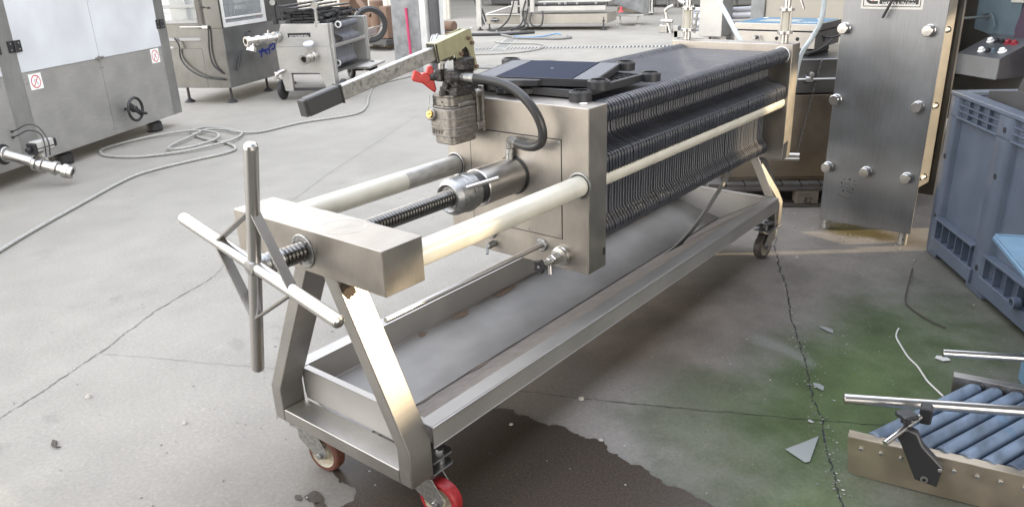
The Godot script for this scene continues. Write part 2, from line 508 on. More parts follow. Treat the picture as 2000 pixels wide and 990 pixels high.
func build_ground():
	gn.seed = 8; gn.frequency = .55; gn.fractal_octaves = 4
	gn2.seed = 19; gn2.frequency = 3.2; gn2.fractal_octaves = 6; gn2.fractal_gain = .58
	var fa = noise_img(1024, .05, 5, 77); var fb = noise_img(1024, .35, 2, 78)
	var da = fa.get_data(); var db = fb.get_data()
	for i in da.size():
		var v = 219.0 + (da[i] - 128) * .09
		if db[i] < 40: v -= (40 - db[i]) * 1.3
		elif db[i] > 214: v += (db[i] - 214) * .8
		da[i] = int(clampf(v, 0, 255))
	# fine scratches: thin ridges of a stretched noise, a little paler
	var rn = FastNoiseLite.new(); rn.seed = 90; rn.frequency = .010; rn.fractal_type = FastNoiseLite.FRACTAL_RIDGED; rn.fractal_octaves = 2
	var ri = rn.get_seamless_image(1024, 1024, false, false, .1, true); ri.convert(Image.FORMAT_L8)
	var dr = ri.get_data()
	for i in da.size():
		if dr[i] > 236: da[i] = mini(255, da[i] + (dr[i] - 236) * 2)
	TX.ground_detail = ImageTexture.create_from_image(Image.create_from_data(1024, 1024, false, Image.FORMAT_L8, da))
	var NX0 = -2.6; var NX1 = 2.2; var NZ0 = -4.4; var NZ1 = 1.0
	var FX0 = -26.0; var FX1 = 10.0; var FZ0 = -27.0; var FZ1 = 9.0
	var near = SurfaceTool.new(); near.begin(Mesh.PRIMITIVE_TRIANGLES)
	rect(near, NX0, NX1, NZ0, NZ1, 0, 1, 0, 1)
	var far = SurfaceTool.new(); far.begin(Mesh.PRIMITIVE_TRIANGLES)
	var B = 150.0
	var uv = func(x, z): return Vector2((x - FX0) / (FX1 - FX0), (z - FZ0) / (FZ1 - FZ0))
	for r in [[-B, B, -B, NZ0], [-B, B, NZ1, B], [-B, NX0, NZ0, NZ1], [NX1, B, NZ0, NZ1]]:
		var a = uv.call(r[0], r[2]); var c = uv.call(r[1], r[3])
		rect(far, r[0], r[1], r[2], r[3], a.x, c.x, a.y, c.y)
	var mesh = near.commit()
	mesh = far.commit(mesh)
	mesh.surface_set_material(0, ground_mat("concrete_near", ground_tex(NX0, NX1, NZ0, NZ1, 1400)))
	mesh.surface_set_material(1, ground_mat("concrete_yard", ground_tex(FX0, FX1, FZ0, FZ1, 640)))
	struct("ground", mesh, null)
	# wet patch, a damp film over the slab
	var wl = [V(-.30, 0, -.75), V(-.24, 0, -.40), V(-.20, 0, -.22), V(-.14, 0, -.09), V(-.12, 0, -.08), V(-.08, 0, -.06), V(-.04, 0, -.062), V(-.01, 0, -.072), V(.02, 0, -.05), V(.03, 0, -.02), V(-.02, 0, .15), V(.0, 0, .5)]
	var wr = [V(1.6, 0, .5), V(1.5, 0, -.2), V(1.15, 0, -.52), V(.87, 0, -.62), V(.80, 0, -.63), V(.76, 0, -.62), V(.70, 0, -.63), V(.62, 0, -.65), V(.57, 0, -.652), V(.49, 0, -.66), V(.46, 0, -.70), V(.38, 0, -.68), V(.31, 0, -.70), V(.27, 0, -.67), V(.18, 0, -.66), V(.11, 0, -.67), V(.05, 0, -.64), V(-.05, 0, -.80)]
	var edge = PackedVector2Array()
	var ring = wl + wr
	for i in ring.size():
		var a = ring[i]; var c = ring[(i + 1) % ring.size()]
		var k = int(maxf(2, (c - a).length() / .010))
		for j in k:
			var p = a.lerp(c, float(j) / k)
			var nn = Vector2(gn2.get_noise_2d(p.x * 5.0, p.z * 5.0), gn2.get_noise_2d(p.x * 5.0 + 50, p.z * 5.0))
			edge.append(Vector2(p.x + nn.x * .022, -(p.z + nn.y * .022)))
	var wet = mat("wet_concrete", L(.098, .078, .062), .34, 0, {})
	wet.albedo_texture = TX.grain; wet.uv1_triplanar = true; wet.uv1_scale = V(2, 2, 2); wet.metallic_specular = .28
	wet.detail_enabled = true; wet.detail_albedo = TX.ground_detail; wet.detail_blend_mode = BaseMaterial3D.BLEND_MODE_MUL
	wet.detail_uv_layer = BaseMaterial3D.DETAIL_UV_2; wet.uv2_triplanar = true; wet.uv2_scale = V(1.1, 1.1, 1.1)
	flat("wet_patch", edge, .003, wet)
	for s in [[-.07, .03, .022], [-.03, .045, .014], [.0, .075, .018], [-.11, .06, .010]]:
		var e2 = PackedVector2Array()
		for k in 18:
			var r = s[2] * (1.0 + .5 * gn2.get_noise_2d(cos(TAU * k / 18.0) * .3 + s[0] * 9, sin(TAU * k / 18.0) * .3 + s[1] * 9))
			e2.append(Vector2(s[0] + cos(TAU * k / 18.0) * r * 1.5, -(s[1] + sin(TAU * k / 18.0) * r)))
		flat("wet_patch", e2, .003, wet)
	# expansion joints and cracks
	crack([V(.20, 0, -2.85), V(.24, 0, -2.72), V(.40, 0, -2.38), V(.49, 0, -2.22), V(.60, 0, -1.96), V(.71, 0, -1.75), V(.82, 0, -1.53), V(.91, 0, -1.33), V(.97, 0, -1.24), V(1.03, 0, -1.09), V(1.10, 0, -.95), V(1.20, 0, -.75)], .0062, .8, "dark_gap")
	crack([V(-.24, 0, -.71), V(.04, 0, -.78), V(.23, 0, -.86), V(.45, 0, -.96), V(.68, 0, -1.07), V(.82, 0, -1.14), V(.97, 0, -1.215), V(1.10, 0, -1.28), V(1.4, 0, -1.45)], .0034, .7, "dark_gap")
	crack([V(-1.54, 0, -.01), V(-1.31, 0, -.13), V(-1.05, 0, -.25), V(-.80, 0, -.38)], .0022, .5, "crack_fill")
	crack([V(-1.20, 0, .72), V(-1.34, 0, .42), V(-1.42, 0, .24), V(-1.54, 0, -.01), V(-1.74, 0, -.35), V(-1.9, 0, -.76)], .0075, 1.0, "crack_fill")
	crack([V(-1.9, 0, -.76), V(-2.37, 0, -1.29), V(-3.02, 0, -2.38), V(-3.66, 0, -3.59), V(-3.97, 0, -4.15), V(-4.9, 0, -6.0)], .0035, .7, "crack_fill")
	# grit and pebbles
	var pm = S.new()
	var rg = RandomNumberGenerator.new(); rg.seed = 4
	var v8 = []
	for k in 6:
		v8.append(V(cos(TAU * k / 6) * rg.randf_range(.7, 1.1), rg.randf_range(-.1, .5), sin(TAU * k / 6) * rg.randf_range(.7, 1.1)))
	for k in 6:
		pm.quad(v8[k], v8[(k + 1) % 6], V(.1, .8, 0), V(.1, .8, 0)); 
	var mm = MultiMesh.new()
	mm.transform_format = MultiMesh.TRANSFORM_3D; mm.use_colors = true
	mm.mesh = pm.done()
	var list = []
	for i in 3600:
		var x; var z
		if i < 2400:
			x = rg.randf_range(-2.4, 2.0); z = rg.randf_range(-3.6, .9)
			if x < .25 and rg.randf() < .55: continue
		elif i < 2900:
			var t = rg.randf(); x = lerpf(.24, 1.15, t) + rg.randfn() * .022; z = lerpf(-2.7, -.85, t) + rg.randfn() * .022
		else:
			x = rg.randf_range(-6, 0); z = rg.randf_range(-6.5, 0)
		var s = .0013 + .0028 * pow(rg.randf(), 4.0) 
		if rg.randf() < .012: s *= 2.2
		list.append([Transform3D(Basis(Vector3.UP, rg.randf() * TAU).scaled(V(s * rg.randf_range(.7, 1.8), s, s)), V(x, .002, z)), rg.randf()])
	mm.instance_count = list.size()
	for i in list.size():
		mm.set_instance_transform(i, list[i][0])
		var g = .12 + .34 * pow(list[i][1], 2.6)
		mm.set_instance_color(i, Color(g, g * .97, g * .91))
	var mi = MultiMeshInstance3D.new(); mi.multimesh = mm; mi.name = "grit"
	var gm = mat("grit", Color.WHITE, .9); gm.vertex_color_use_as_albedo = true
	mi.material_override = gm; add_child(mi)
	tag(mi, "pale grit and tiny stones scattered over the concrete", "grit", "", "stuff")

func flat(called, edge, y, m):
	var s = S.new()
	var q = Geometry2D.triangulate_polygon(edge)
	for k in range(0, q.size(), 3):
		var a = edge[q[k]]; var b = edge[q[k + 1]]; var c = edge[q[k + 2]]
		s.tri(V(a.x, y, -a.y), V(b.x, y, -b.y), V(c.x, y, -c.y), Vector3.UP, Vector3.UP, Vector3.UP)
	return struct(called, s, m)

func crack(pts, w, jag, m):
	var s = S.new()
	var P = []
	for i in pts.size() - 1:
		var k = int(maxf(2, (pts[i + 1] - pts[i]).length() / .012))
		for j in k: P.append(pts[i].lerp(pts[i + 1], float(j) / k))
	P.append(pts[-1])
	var prev = null
	for i in P.size():
		var p = P[i]
		var d = (P[mini(i + 1, P.size() - 1)] - P[maxi(i - 1, 0)]).normalized()
		var n = V(-d.z, 0, d.x)
		var off = n * (gn2.get_noise_2d(p.x * 4, p.z * 4) * .014 + gn2.get_noise_2d(p.x * 18, p.z * 18) * .006) * jag
		var ww = w * clampf(.65 + jag * 1.6 * gn2.get_noise_2d(p.x * 9 + 70, p.z * 9), .12, 2.2)
		var a = p + off - n * ww * .5; var b = p + off + n * ww * .5
		a.y = .0022; b.y = .0022
		if prev: s.quad(prev[0], prev[1], b, a, Vector3.UP)
		prev = [a, b]
	struct("ground_crack", s, M[m])

# ---------------------------------------------------------------- the filter press on its trolley
func ear_profile(cx, cy, r, a0, a1, k):
	var o = []
	for i in k + 1:
		var a = lerpf(a0, a1, float(i) / k)
		o.append(Vector2(cx + cos(a) * r, cy + sin(a) * r))
	return o

func plate_mesh():
	# profile of one hanging plate: top ears, shoulders that hook over the rods, flared foot
	var h = []
	h.append(Vector2(.0, 1.009)); h.append(Vector2(.215, 1.009))
	h += ear_profile(.256, .991, .037, 2.45, -2.35, 14)
	h.append(Vector2(.203, .945)); h.append(Vector2(.203, .902)); h.append(Vector2(.212, .886))
	h.append(Vector2(.278, .862)); h.append(Vector2(.289, .856)); h.append(Vector2(.294, .846)); h.append(Vector2(.294, .806))
	h.append(Vector2(.288, .799)); 
	h += ear_profile(.264, .780, .034, .62, 2.55, 7)
	h.append(Vector2(.222, .775)); h.append(Vector2(.200, .765)); h.append(Vector2(.200, .610))
	h.append(Vector2(.212, .590)); h.append(Vector2(.226, .574)); h.append(Vector2(.228, .552)); h.append(Vector2(.220, .534)); h.append(Vector2(.204, .524)); h.append(Vector2(.0, .528))
	var P = PackedVector2Array()
	for p in h: P.append(p)
	for i in range(h.size() - 2, 0, -1): P.append(Vector2(-h[i].x, h[i].y))
	var s = S.new()
	s.prism(P, -.0069, .0069, .0018)
	return s.done()

func end_frame(parent, z0, z1):
	# trapezoid stand of square tube: two legs, a foot beam, bent knees
	for k in [-1, 1]:
		var s = S.new()
		s.prism([Vector2(k * .298, .165), Vector2(k * .298, .276), Vector2(k * .078, .724), Vector2(k * .028, .724), Vector2(k * .252, .2745), Vector2(k * .252, .165)], z0, z1, .003)
		part(parent, "leg", s, M.steel_polish if false else M.steel)
	var b = S.new()
	b.bb(V(-.2515, .163, minf(z0, z1) + .001), V(.2515, .207, maxf(z0, z1) - .001), .003)
	part(parent, "foot_beam", b, M.steel)

func caster(parent, p, turn, tyre, rim):
	var t = Transform3D(Basis(Vector3.UP, turn), p)
	var y0 = .160
	var s = S.new(); s.x = t
	s.bb(V(-.05, y0 - .006, -.045), V(.05, y0, .045), .001)
	s.cyl(V(0, y0 - .022, 0), V(0, y0 - .006, 0), .030, .002)
	s.bb(V(-.026, y0 - .032, -.034), V(.026, y0 - .022, .034), .002)
	for k in [-1, 1]:
		var q = S.new()
		s.x = t * Transform3D(Basis(Vector3.UP, PI / 2), V(k * .026, 0, 0))
		s.prism([Vector2(-.036, y0 - .022), Vector2(.040, y0 - .022), Vector2(.078, .078), Vector2(.058, .050), Vector2(.036, .050), Vector2(-.034, .100)], -.0017, .0017, .0005)
	s.x = t
	var ax = V(0, .0625, -.048)
	s.cyl(ax + V(-.034, 0, 0), ax + V(.034, 0, 0), .006)
	s.hexa(ax + V(.028, 0, 0), ax + V(.036, 0, 0), .010)
	s.hexa(ax + V(-.028, 0, 0), ax + V(-.036, 0, 0), .010)
	var c = part(parent, "caster", s, M.zinc)
	var w = S.new(); w.x = t
	w.lathe(ax, V(1, 0, 0), [[-.019, .046], [-.019, .056], [-.014, .0615], [-.008, .0625], [.008, .0625], [.014, .0615], [.019, .056], [.019, .046]], 36)
	part(c, "tyre", w, tyre)
	var r = S.new(); r.x = t
	for k in [-1.0, 1.0]:
		r.lathe(ax, V(k, 0, 0), [[.019, .046], [.016, .044], [.010, .040], [.010, .022], [.019, .018], [.021, .009], [.021, .004]], 30)
	part(c, "rim", r, rim)

func build_press():
	var t = thing("filter_press", "long stainless filter press on a trolley, with black plates and cross handwheel", "filter press")
	var s
	end_frame(t, -.0235, -.1055)
	end_frame(t, -2.536, -2.618)
	# front beam
	s = S.new(); s.bb(V(-.300, .724, -.1318), V(.300, .8415, 0), .003)
	var fb = part(t, "front_beam", s, M.steel_head)
	s = S.new(); s.lathe(V(0, .780, .0), V(0, 0, 1), [[0, .0], [0, .044], [.0035, .0455], [.005, .043], [.005, .028]], 32)
	for a in [.9, 2.6, 4.4, 5.6]:
		s.cyl(V(cos(a) * .036, .78 + sin(a) * .036, .004), V(cos(a) * .036, .78 + sin(a) * .036, .009), .0042, .001, 10)
	part(fb, "bearing_plate", s, M.zinc)
	s = S.new(); s.lathe(V(0, .780, .0052), V(0, 0, 1), [[0, .046], [.0004, .0475], [.0008, .046]], 32)
	# scratched and chalked marks on the beam top
	s = S.new()
	var mark = func(q, pts, w):
		for i in pts.size() - 1:
			var e = (pts[i + 1] - pts[i]).normalized(); var m_ = V(-e.z, 0, e.x) * w
			q.quad(pts[i] - m_, pts[i + 1] - m_, pts[i + 1] + m_, pts[i] + m_, Vector3.UP)
	for r_ in [.052, .054]:
		var pts = []
		for k in 25: pts.append(V(.085 + cos(TAU * k / 24) * r_ * 1.15, .8418, -.066 + sin(TAU * k / 24) * r_))
		mark.call(s, pts, .0006)
	for k in 5:
		var a_ = PI * k / 5 + .3
		mark.call(s, [V(.085 - cos(a_) * .055, .8418, -.066 - sin(a_) * .048), V(.085 + cos(a_) * .055, .8418, -.066 + sin(a_) * .048)], .0005)
	for q_ in [[-.30, -.02, .02, -.128, .03], [-.22, -.10, .16, -.125, -.02]]:
		var pts = []
		for k in 13:
			var u_ = k / 12.0
			pts.append(V(lerpf(q_[0], q_[2], u_), .8418, clampf(lerpf(q_[1], q_[3], u_) + q_[4] * sin(u_ * PI), -.13, -.003)))
		mark.call(s, pts, .0011)
	part(fb, "scratch_mark", s, M.steel_satin)
	# rods
	s = S.new(); s.cyl(V(.264, .780, -.13), V(.264, .780, -.87), .0330, .001, 32)
	s.cyl(V(.264, .780, -.95), V(.264, .780, -2.54), .0305, .001, 32)
	part(t, "guide_rod", s, M.rod_white)
	s = S.new(); s.cyl(V(-.264, .780, -.13), V(-.264, .780, -.60), .0330, .0004, 32)
	s.cyl(V(-.264, .780, -.95), V(-.264, .780, -2.54), .0305, .001, 32)
	var lr = part(t, "guide_rod", s, M.rod_worn)
	s = S.new(); s.cyl(V(-.264, .780, -.6001), V(-.264, .780, -.87), .0330, .0004, 32)
	part(lr, "scuffed_section", s, M.rod_scuffed)
	# threaded screw: round threads as a turned profile
	var pr = [[0, .012], [.0, .0215]]
	var z = 0.0
	var L_ = .70
	while z < L_:
		pr.append([z + .0022, .0225]); pr.append([z + .004, .0258]); pr.append([z + .008, .0262]); pr.append([z + .0098, .0225]); pr.append([z + .0112, .0208])
		z += .0112
	s = S.new(); s.lathe(V(0, .780, .098), V(0, 0, -1), pr, 22)
	part(t, "screw_spindle", s, M.screw)
	s = S.new(); s.lathe(V(0, .782, .142), V(0, 0, -1), [[-.018, 0], [-.018, .014], [-.002, .018], [.012, .017], [.022, .024], [.030, .0265], [.036, .023], [.042, .0265], [.050, .0235], [.056, .0265], [.064, .0235], [.070, .026]], 24)
	part(t, "spindle_end", s, M.zinc)
	# handwheel: four round bars with flat braces, turned 12 degrees
	var hw = Transform3D(Basis(V(0, 0, 1), deg_to_rad(-12.3)), V(0, .787, .142))
	var hub = S.new(); hub.x = hw
	hub.lathe(V(0, 0, -.02), V(0, 0, 1), [[0, .012], [0, .021], [.03, .023], [.038, .018], [.040, 0]], 20)
	var wheel = part(t, "handwheel_hub", hub, M.zinc)
	for d in [V(1, 0, 0), V(-1, 0, 0), V(0, 1, 0), V(0, -1, 0)]:
		s = S.new(); s.x = hw
		s.lathe(d * .010, d, [[0, .0165], [.293, .0165], [.300, .0150], [.305, .010], [.307, 0]], 20)
		part(wheel, "spoke_bar", s, M.steel_polish)
	for k in 4:
		var a0 = TAU * k / 4; var a1 = TAU * (k + 1) / 4
		s = S.new(); s.x = hw
		s.bar(V(cos(a0), sin(a0), 0) * .153, V(cos(a1), sin(a1), 0) * .153, .005, .026, .0006, V(0, 0, 1))
		part(wheel, "brace", s, M.steel)
	# moving head: folded sheet box with a recessed screwed panel
	var hx = .299; var y0 = .4835; var y1 = 1.0265; var za = -.8589; var zb = -.9646
	s = S.new(); s.bb(V(-hx, y0, zb), V(hx, y1, za), .004)
	var head = part(t, "moving_head", s, M.steel_head)
	s = S.new(); s.bb(V(-.1868, .5912, za - .0005), V(.1945, .9178, za + .0022), .0008)
	var pan = part(head, "front_panel", s, M.steel_head)
	s = S.new()
	for c in [[-.1868, .5912, .1945, .5935], [-.1868, .9155, .1945, .9178]]:
		pass
	s.bb(V(-.1895, .9178, za), V(.1972, .9208, za + .0012), 0.0); s.bb(V(-.1895, .5885, za), V(.1972, .5912, za + .0012), 0.0)
	s.bb(V(-.1898, .5885, za), V(-.1868, .9208, za + .0011), 0.0); s.bb(V(.1945, .5885, za), V(.1966, .9208, za + .0011), 0.0)
	part(pan, "panel_gap", s, M.dark_gap)
	s = S.new()
	for px_ in [-.178, -.06, .06, .186]:
		for py in [.600, .909]:
			s.cyl(V(px_, py, za + .002), V(px_, py, za + .0045), .0042, .001, 10)
	part(pan, "panel_screw", s, M.zinc)
	# rod bushings
	for k in [-1, 1]:
		s = S.new(); s.lathe(V(k * .264, .780, za), V(0, 0, 1), [[0, .044], [.004, .0435], [.005, .041], [.002, .0365], [0, .0365]], 32)
		part(head, "rod_bush", s, M.zinc)
		s = S.new(); s.lathe(V(k * .264, .780, za), V(0, 0, 1), [[.0012, .0395], [.0014, .0332]], 32)
		part(head, "rod_seal", s, M.dark_gap)
	s = S.new(); s.cyl(V(.243, y1, -.913), V(.243, y1 + .003, -.913), .0125, .001, 20)
	part(head, "top_plug", s, M.sticker_white)
	s = S.new(); s.bb(V(hx, .528, -.955), V(hx + .002, .553, -.944), .001)
	part(head, "slot", s, M.dark_gap)
	# hydraulic cylinder
	s = S.new(); s.lathe(V(0, .780, za), V(0, 0, 1), [[.0005, .066], [.006, .066], [.008, .062]], 40)
	part(t, "cylinder_seal", s, M.rubber)
	s = S.new(); s.cyl(V(0, .780, za + .004), V(0, .780, -.668), .0605, .003, 44)
	part(t, "hydraulic_cylinder", s, M.steel_polish)
	s = S.new(); s.cyl(V(0, .780, -.668), V(0, .780, -.640), .050, .001, 32)
	part(t, "piston", s, M.rubber)
	s = S.new()
	s.lathe(V(0, .780, -.640), V(0, 0, 1), [[0, .030], [0, .0545], [.003, .057], [.030, .057], [.032, .054], [.040, .0545], [.042, .0585], [.088, .0575], [.094, .055], [.104, .047], [.106, .043], [.098, .034], [.098, .028]], 40)
	for a in 4:
		var an = TAU * a / 4 + .35
		s.bar(V(cos(an) * .052, .78 + sin(an) * .052, -.638), V(cos(an) * .056, .78 + sin(an) * .056, -.600), .020, .012, .002, V(cos(an), sin(an), 0))
	var nut = part(t, "locking_nut", s, M.zinc)
	s = S.new(); s.cyl(V(.037, .808, -.570), V(.120, .838, -.640), .0075, .002, 14)
	part(nut, "nut_handle", s, M.steel_polish)
	# fitting on the cylinder
	s = S.new(); s.cyl(V(0, .838, -.838), V(0, .860, -.838), .0135, .001, 18); s.hexa(V(0, .858, -.838), V(0, .874, -.838), .0135); s.cyl(V(0, .874, -.838), V(0, .886, -.838), .008)
	s.tube([V(0, .884, -.838), V(.001, .899, -.836), V(.012, .906, -.832), V(.026, .906, -.826)], .0085, 10, 5)
	s.cyl(V(.018, .906, -.828), V(.058, .902, -.812), .0135, .001, 16)
	part(t, "hose_fitting", s, M.zinc)
	s = S.new(); s.tube([V(-.095, 1.107, -.760), V(-.040, 1.104, -.768), V(.010, 1.098, -.776), V(.062, 1.082, -.785), V(.112, 1.050, -.79), V(.150, 1.005, -.795), V(.166, .960, -.80), V(.160, .923, -.805), V(.135, .903, -.808), V(.100, .897, -.808), V(.052, .902, -.812)], .0145, 14, 6)
	part(t, "hydraulic_hose", s, M.hose_rubber)
	s = S.new(); s.cyl(V(-.155, 1.108, -.752), V(-.128, 1.108, -.756), .011, .001, 14); s.hexa(V(-.140, 1.108, -.754), V(-.122, 1.108, -.757), .0125)
	for k in 4: s.cyl(V(-.122 + k * .004, 1.108, -.757), V(-.119 + k * .004, 1.108, -.757), .0125, .001, 14)
	s.cyl(V(-.106, 1.1075, -.758), V(-.070, 1.1055, -.764), .0152, .001, 16)
	part(t, "hose_ferrule", s, M.zinc)
	build_pump(t, za)
	# tie rod and drain cock low on the head
	s = S.new(); s.cyl(V(.108, .553, -.152), V(.112, .553, -.86), .0085, .001, 16)
	part(t, "tie_rod", s, M.steel_polish)
	s = S.new(); s.lathe(V(.112, .553, za), V(0, 0, 1), [[0, .0225], [.006, .022], [.009, .0185], [.009, .009]], 24)
	s.lathe(V(-.112, .553, za), V(0, 0, 1), [[0, .0225], [.006, .022], [.009, .0185], [.009, .009]], 24)
	s.cyl(V(-.112, .553, za), V(-.112, .553, -.80), .0085)
	s.cyl(V(-.10, .515, za), V(-.10, .515, -.82), .012); s.bar(V(-.10, .515, -.82), V(-.085, .495, -.80), .010, .006)
	part(head, "tie_rod_bush", s, M.zinc)
	s = S.new()
	var dv = V(.196, .533, za)
	s.lathe(dv, V(0, 0, 1), [[0, .034], [.012, .034], [.014, .0315], [.024, .0315], [.026, .026], [.028, .016]], 28)
	s.hexa(dv + V(0, 0, .026), dv + V(-.004, -.002, .058), .0205)
	s.cyl(dv + V(-.004, -.002, .056), dv + V(-.010, -.004, .086), .010)
	s.cyl(dv + V(-.006, -.002, .066), dv + V(-.007, -.003, .074), .0145, .002)
	s.cyl(dv + V(-.005, -.006, .066), dv + V(.0, -.044, .070), .0065)
	s.cyl(dv + V(-.010, -.004, .084), dv + V(-.012, -.005, .104), .012)
	var dc = part(t, "drain_cock", s, M.steel_polish)
	s = S.new(); s.x = Transform3D(Basis(), dv + V(-.012, -.006, .104))
	var star = []
	for k in 20: star.append(Vector2(cos(TAU * k / 20), sin(TAU * k / 20)) * (.0225 + .0035 * cos(TAU * k / 20 * 5)))
	s.prism(star, 0, .014, .003)
	part(dc, "star_knob", s, M.black_plastic)
	s = S.new(); s.cyl(dv + V(-.012, -.006, .118), dv + V(-.012, -.006, .1195), .005)
	part(dc, "knob_screw", s, M.zinc)
	# tail plate
	s = S.new(); s.bb(V(-.306, .503, -2.629), V(.306, 1.0445, -2.532), .004)
	part(t, "tail_plate", s, M.steel_head)
	s = S.new()
	for k in [-1, 1]: s.cyl(V(k * .12, .515, -2.535), V(k * .12, .515, -2.53), .02)
	s.cyl(V(.17, .497, -2.62), V(.33, .497, -2.70), .010); s.cyl(V(.17, .478, -2.62), V(.33, .478, -2.70), .010)
	part(t, "drain_pipe", s, M.steel_polish)
	for k in [-1, 1]: sight_glass(t, V(k * .2465, 1.0445, -2.58), k)
	# the plates, hung one by one
	var pmesh = plate_mesh()
	var rg = RandomNumberGenerator.new(); rg.seed = 12
	var n = 83
	for i in n:
		var zz = -.9775 - i * (1.545 / (n - 1))
		var o = MeshInstance3D.new(); o.mesh = pmesh
		o.material_override = M["plate_black_%d" % [0, 1, 0, 0, 1, 0][rg.randi() % 6]]
		o.position = V(rg.randfn() * .0003, rg.randfn() * .0002, zz)
		if i % 17 == 9: o.position.x += .0012
		o.name = "filter_plate"
		t.add_child(o, true)
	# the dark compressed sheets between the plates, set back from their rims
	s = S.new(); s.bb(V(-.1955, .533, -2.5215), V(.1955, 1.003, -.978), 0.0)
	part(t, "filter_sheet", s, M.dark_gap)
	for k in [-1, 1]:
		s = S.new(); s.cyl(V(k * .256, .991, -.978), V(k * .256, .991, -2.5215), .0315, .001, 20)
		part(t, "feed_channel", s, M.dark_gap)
	# a band round the last plate's ear, pale edge ring
	s = S.new(); s.lathe(V(.257, .995, -2.531), V(0, 0, 1), [[0, .034], [0, .039], [.003, .040], [.004, .037]], 24)
	part(t, "end_ring", s, M.print_white)
	build_tray(t)
	caster(t, V(.240, 0, -.127), deg_to_rad(-80), M.red_tyre, M.rim_plastic)
	caster(t, V(-.200, 0, -.080), deg_to_rad(-82), M.brown_tyre, M.rim_plastic)
	caster(t, V(.262, 0, -2.555), deg_to_rad(172), M.grey_tyre, M.rim_plastic)
	caster(t, V(-.262, 0, -2.57), deg_to_rad(150), M.brown_tyre, M.rim_plastic)
	# tow brackets
	for z_ in [[-.106, -.190], [-2.536, -2.452]]:
		s = S.new()
		var sg = -1.0 if z_[1] < z_[0] else 1.0
		var z0 = z_[0]
		for yy in [.196, .160]:
			s.x = Transform3D(Basis(V(1, 0, 0), V(0, 0, 1), V(0, -1, 0)), V(0, yy, 0))
			s.prism([Vector2(.225, z0), Vector2(.300, z0), Vector2(.300, z0 + sg * .070), Vector2(.288, z0 + sg * .084), Vector2(.225, z0 + sg * .084)], -.0025, .0025, .0008)
		s.x = Transform3D.IDENTITY
		s.cyl(V(.272, .160, z0 + sg * .052), V(.272, .196, z0 + sg * .052), .0115)
		s.hexa(V(.272, .1985, z0 + sg * .052), V(.272, .206, z0 + sg * .052), .0115)
		part(t, "tow_bracket", s, M.zinc)
	# heat-stained weld at the leg top
	s = S.new()
	var wn = V(.899, .438, 0); var wu = V(-.438, .899, 0); var wo = V(.0985, .683, -.048) + wn * .0012
	var wp = []
	for k in 20:
		var a = TAU * k / 20; var r = 1.0 + .5 * gn2.get_noise_2d(cos(a) * .4, sin(a) * .4)
		wp.append(wo + wu * sin(a) * .026 * r + V(0, 0, cos(a) * .020 * r))
	for k in 20: s.tri(wo, wp[k], wp[(k + 1) % 20], wn, wn, wn)
	part(t, "weld_stain", s, M.dirt)
	return t

func sight_glass(t, p, k):
	var s = S.new()
	s.cyl(p, p + V(0, .040, 0), .0185); s.lathe(p + V(0, .040, 0), V(0, 1, 0), [[0, .012], [0, .033], [.001, .034], [.013, .034], [.014, .033], [.014, .02]], 26)
	s.lathe(p + V(0, .142, 0), V(0, 1, 0), [[0, .012], [0, .033], [.001, .034], [.013, .034], [.014, .033], [.014, .016]], 26)
	for a in 4:
		var q = V(cos(TAU * a / 4 + .5) * .0285, 0, sin(TAU * a / 4 + .5) * .0285)
		s.cyl(p + q + V(0, .034, 0), p + q + V(0, .164, 0), .0032, .0005, 8)
	s.cyl(p + V(0, .155, 0), p + V(0, .62, 0), .0165)
	var f = part(t, "sight_glass_fitting", s, M.steel_polish)
	s = S.new(); s.lathe(p + V(0, .054, 0), V(0, 1, 0), [[0, .023], [.088, .023]], 26)
	part(f, "glass_tube", s, M.sight_glass)
	s = S.new(); s.lathe(p + V(0, .054, 0), V(0, 1, 0), [[0, .017], [.03, .018], [.06, .0165], [.088, .0175]], 16)
	part(f, "stained_lining", s, M.machine_beige)
	s = S.new()
	if k > 0:
		s.cyl(p + V(.0, .215, 0), p + V(.05, .215, -.01), .012); s.bar(p + V(.045, .222, -.008), p + V(.078, .150, .0), .012, .005)
	else:
		s.tube([p + V(-.055, .30, 0), p + V(-.055, .20, 0), p + V(-.045, .182, 0), p + V(-.022, .172, 0)], .010, 10, 4)
		s.cyl(p + V(.04, .13, -.02), p + V(.028, .03, -.02), .006)
	part(f, "branch_pipe", s, M.steel_polish)

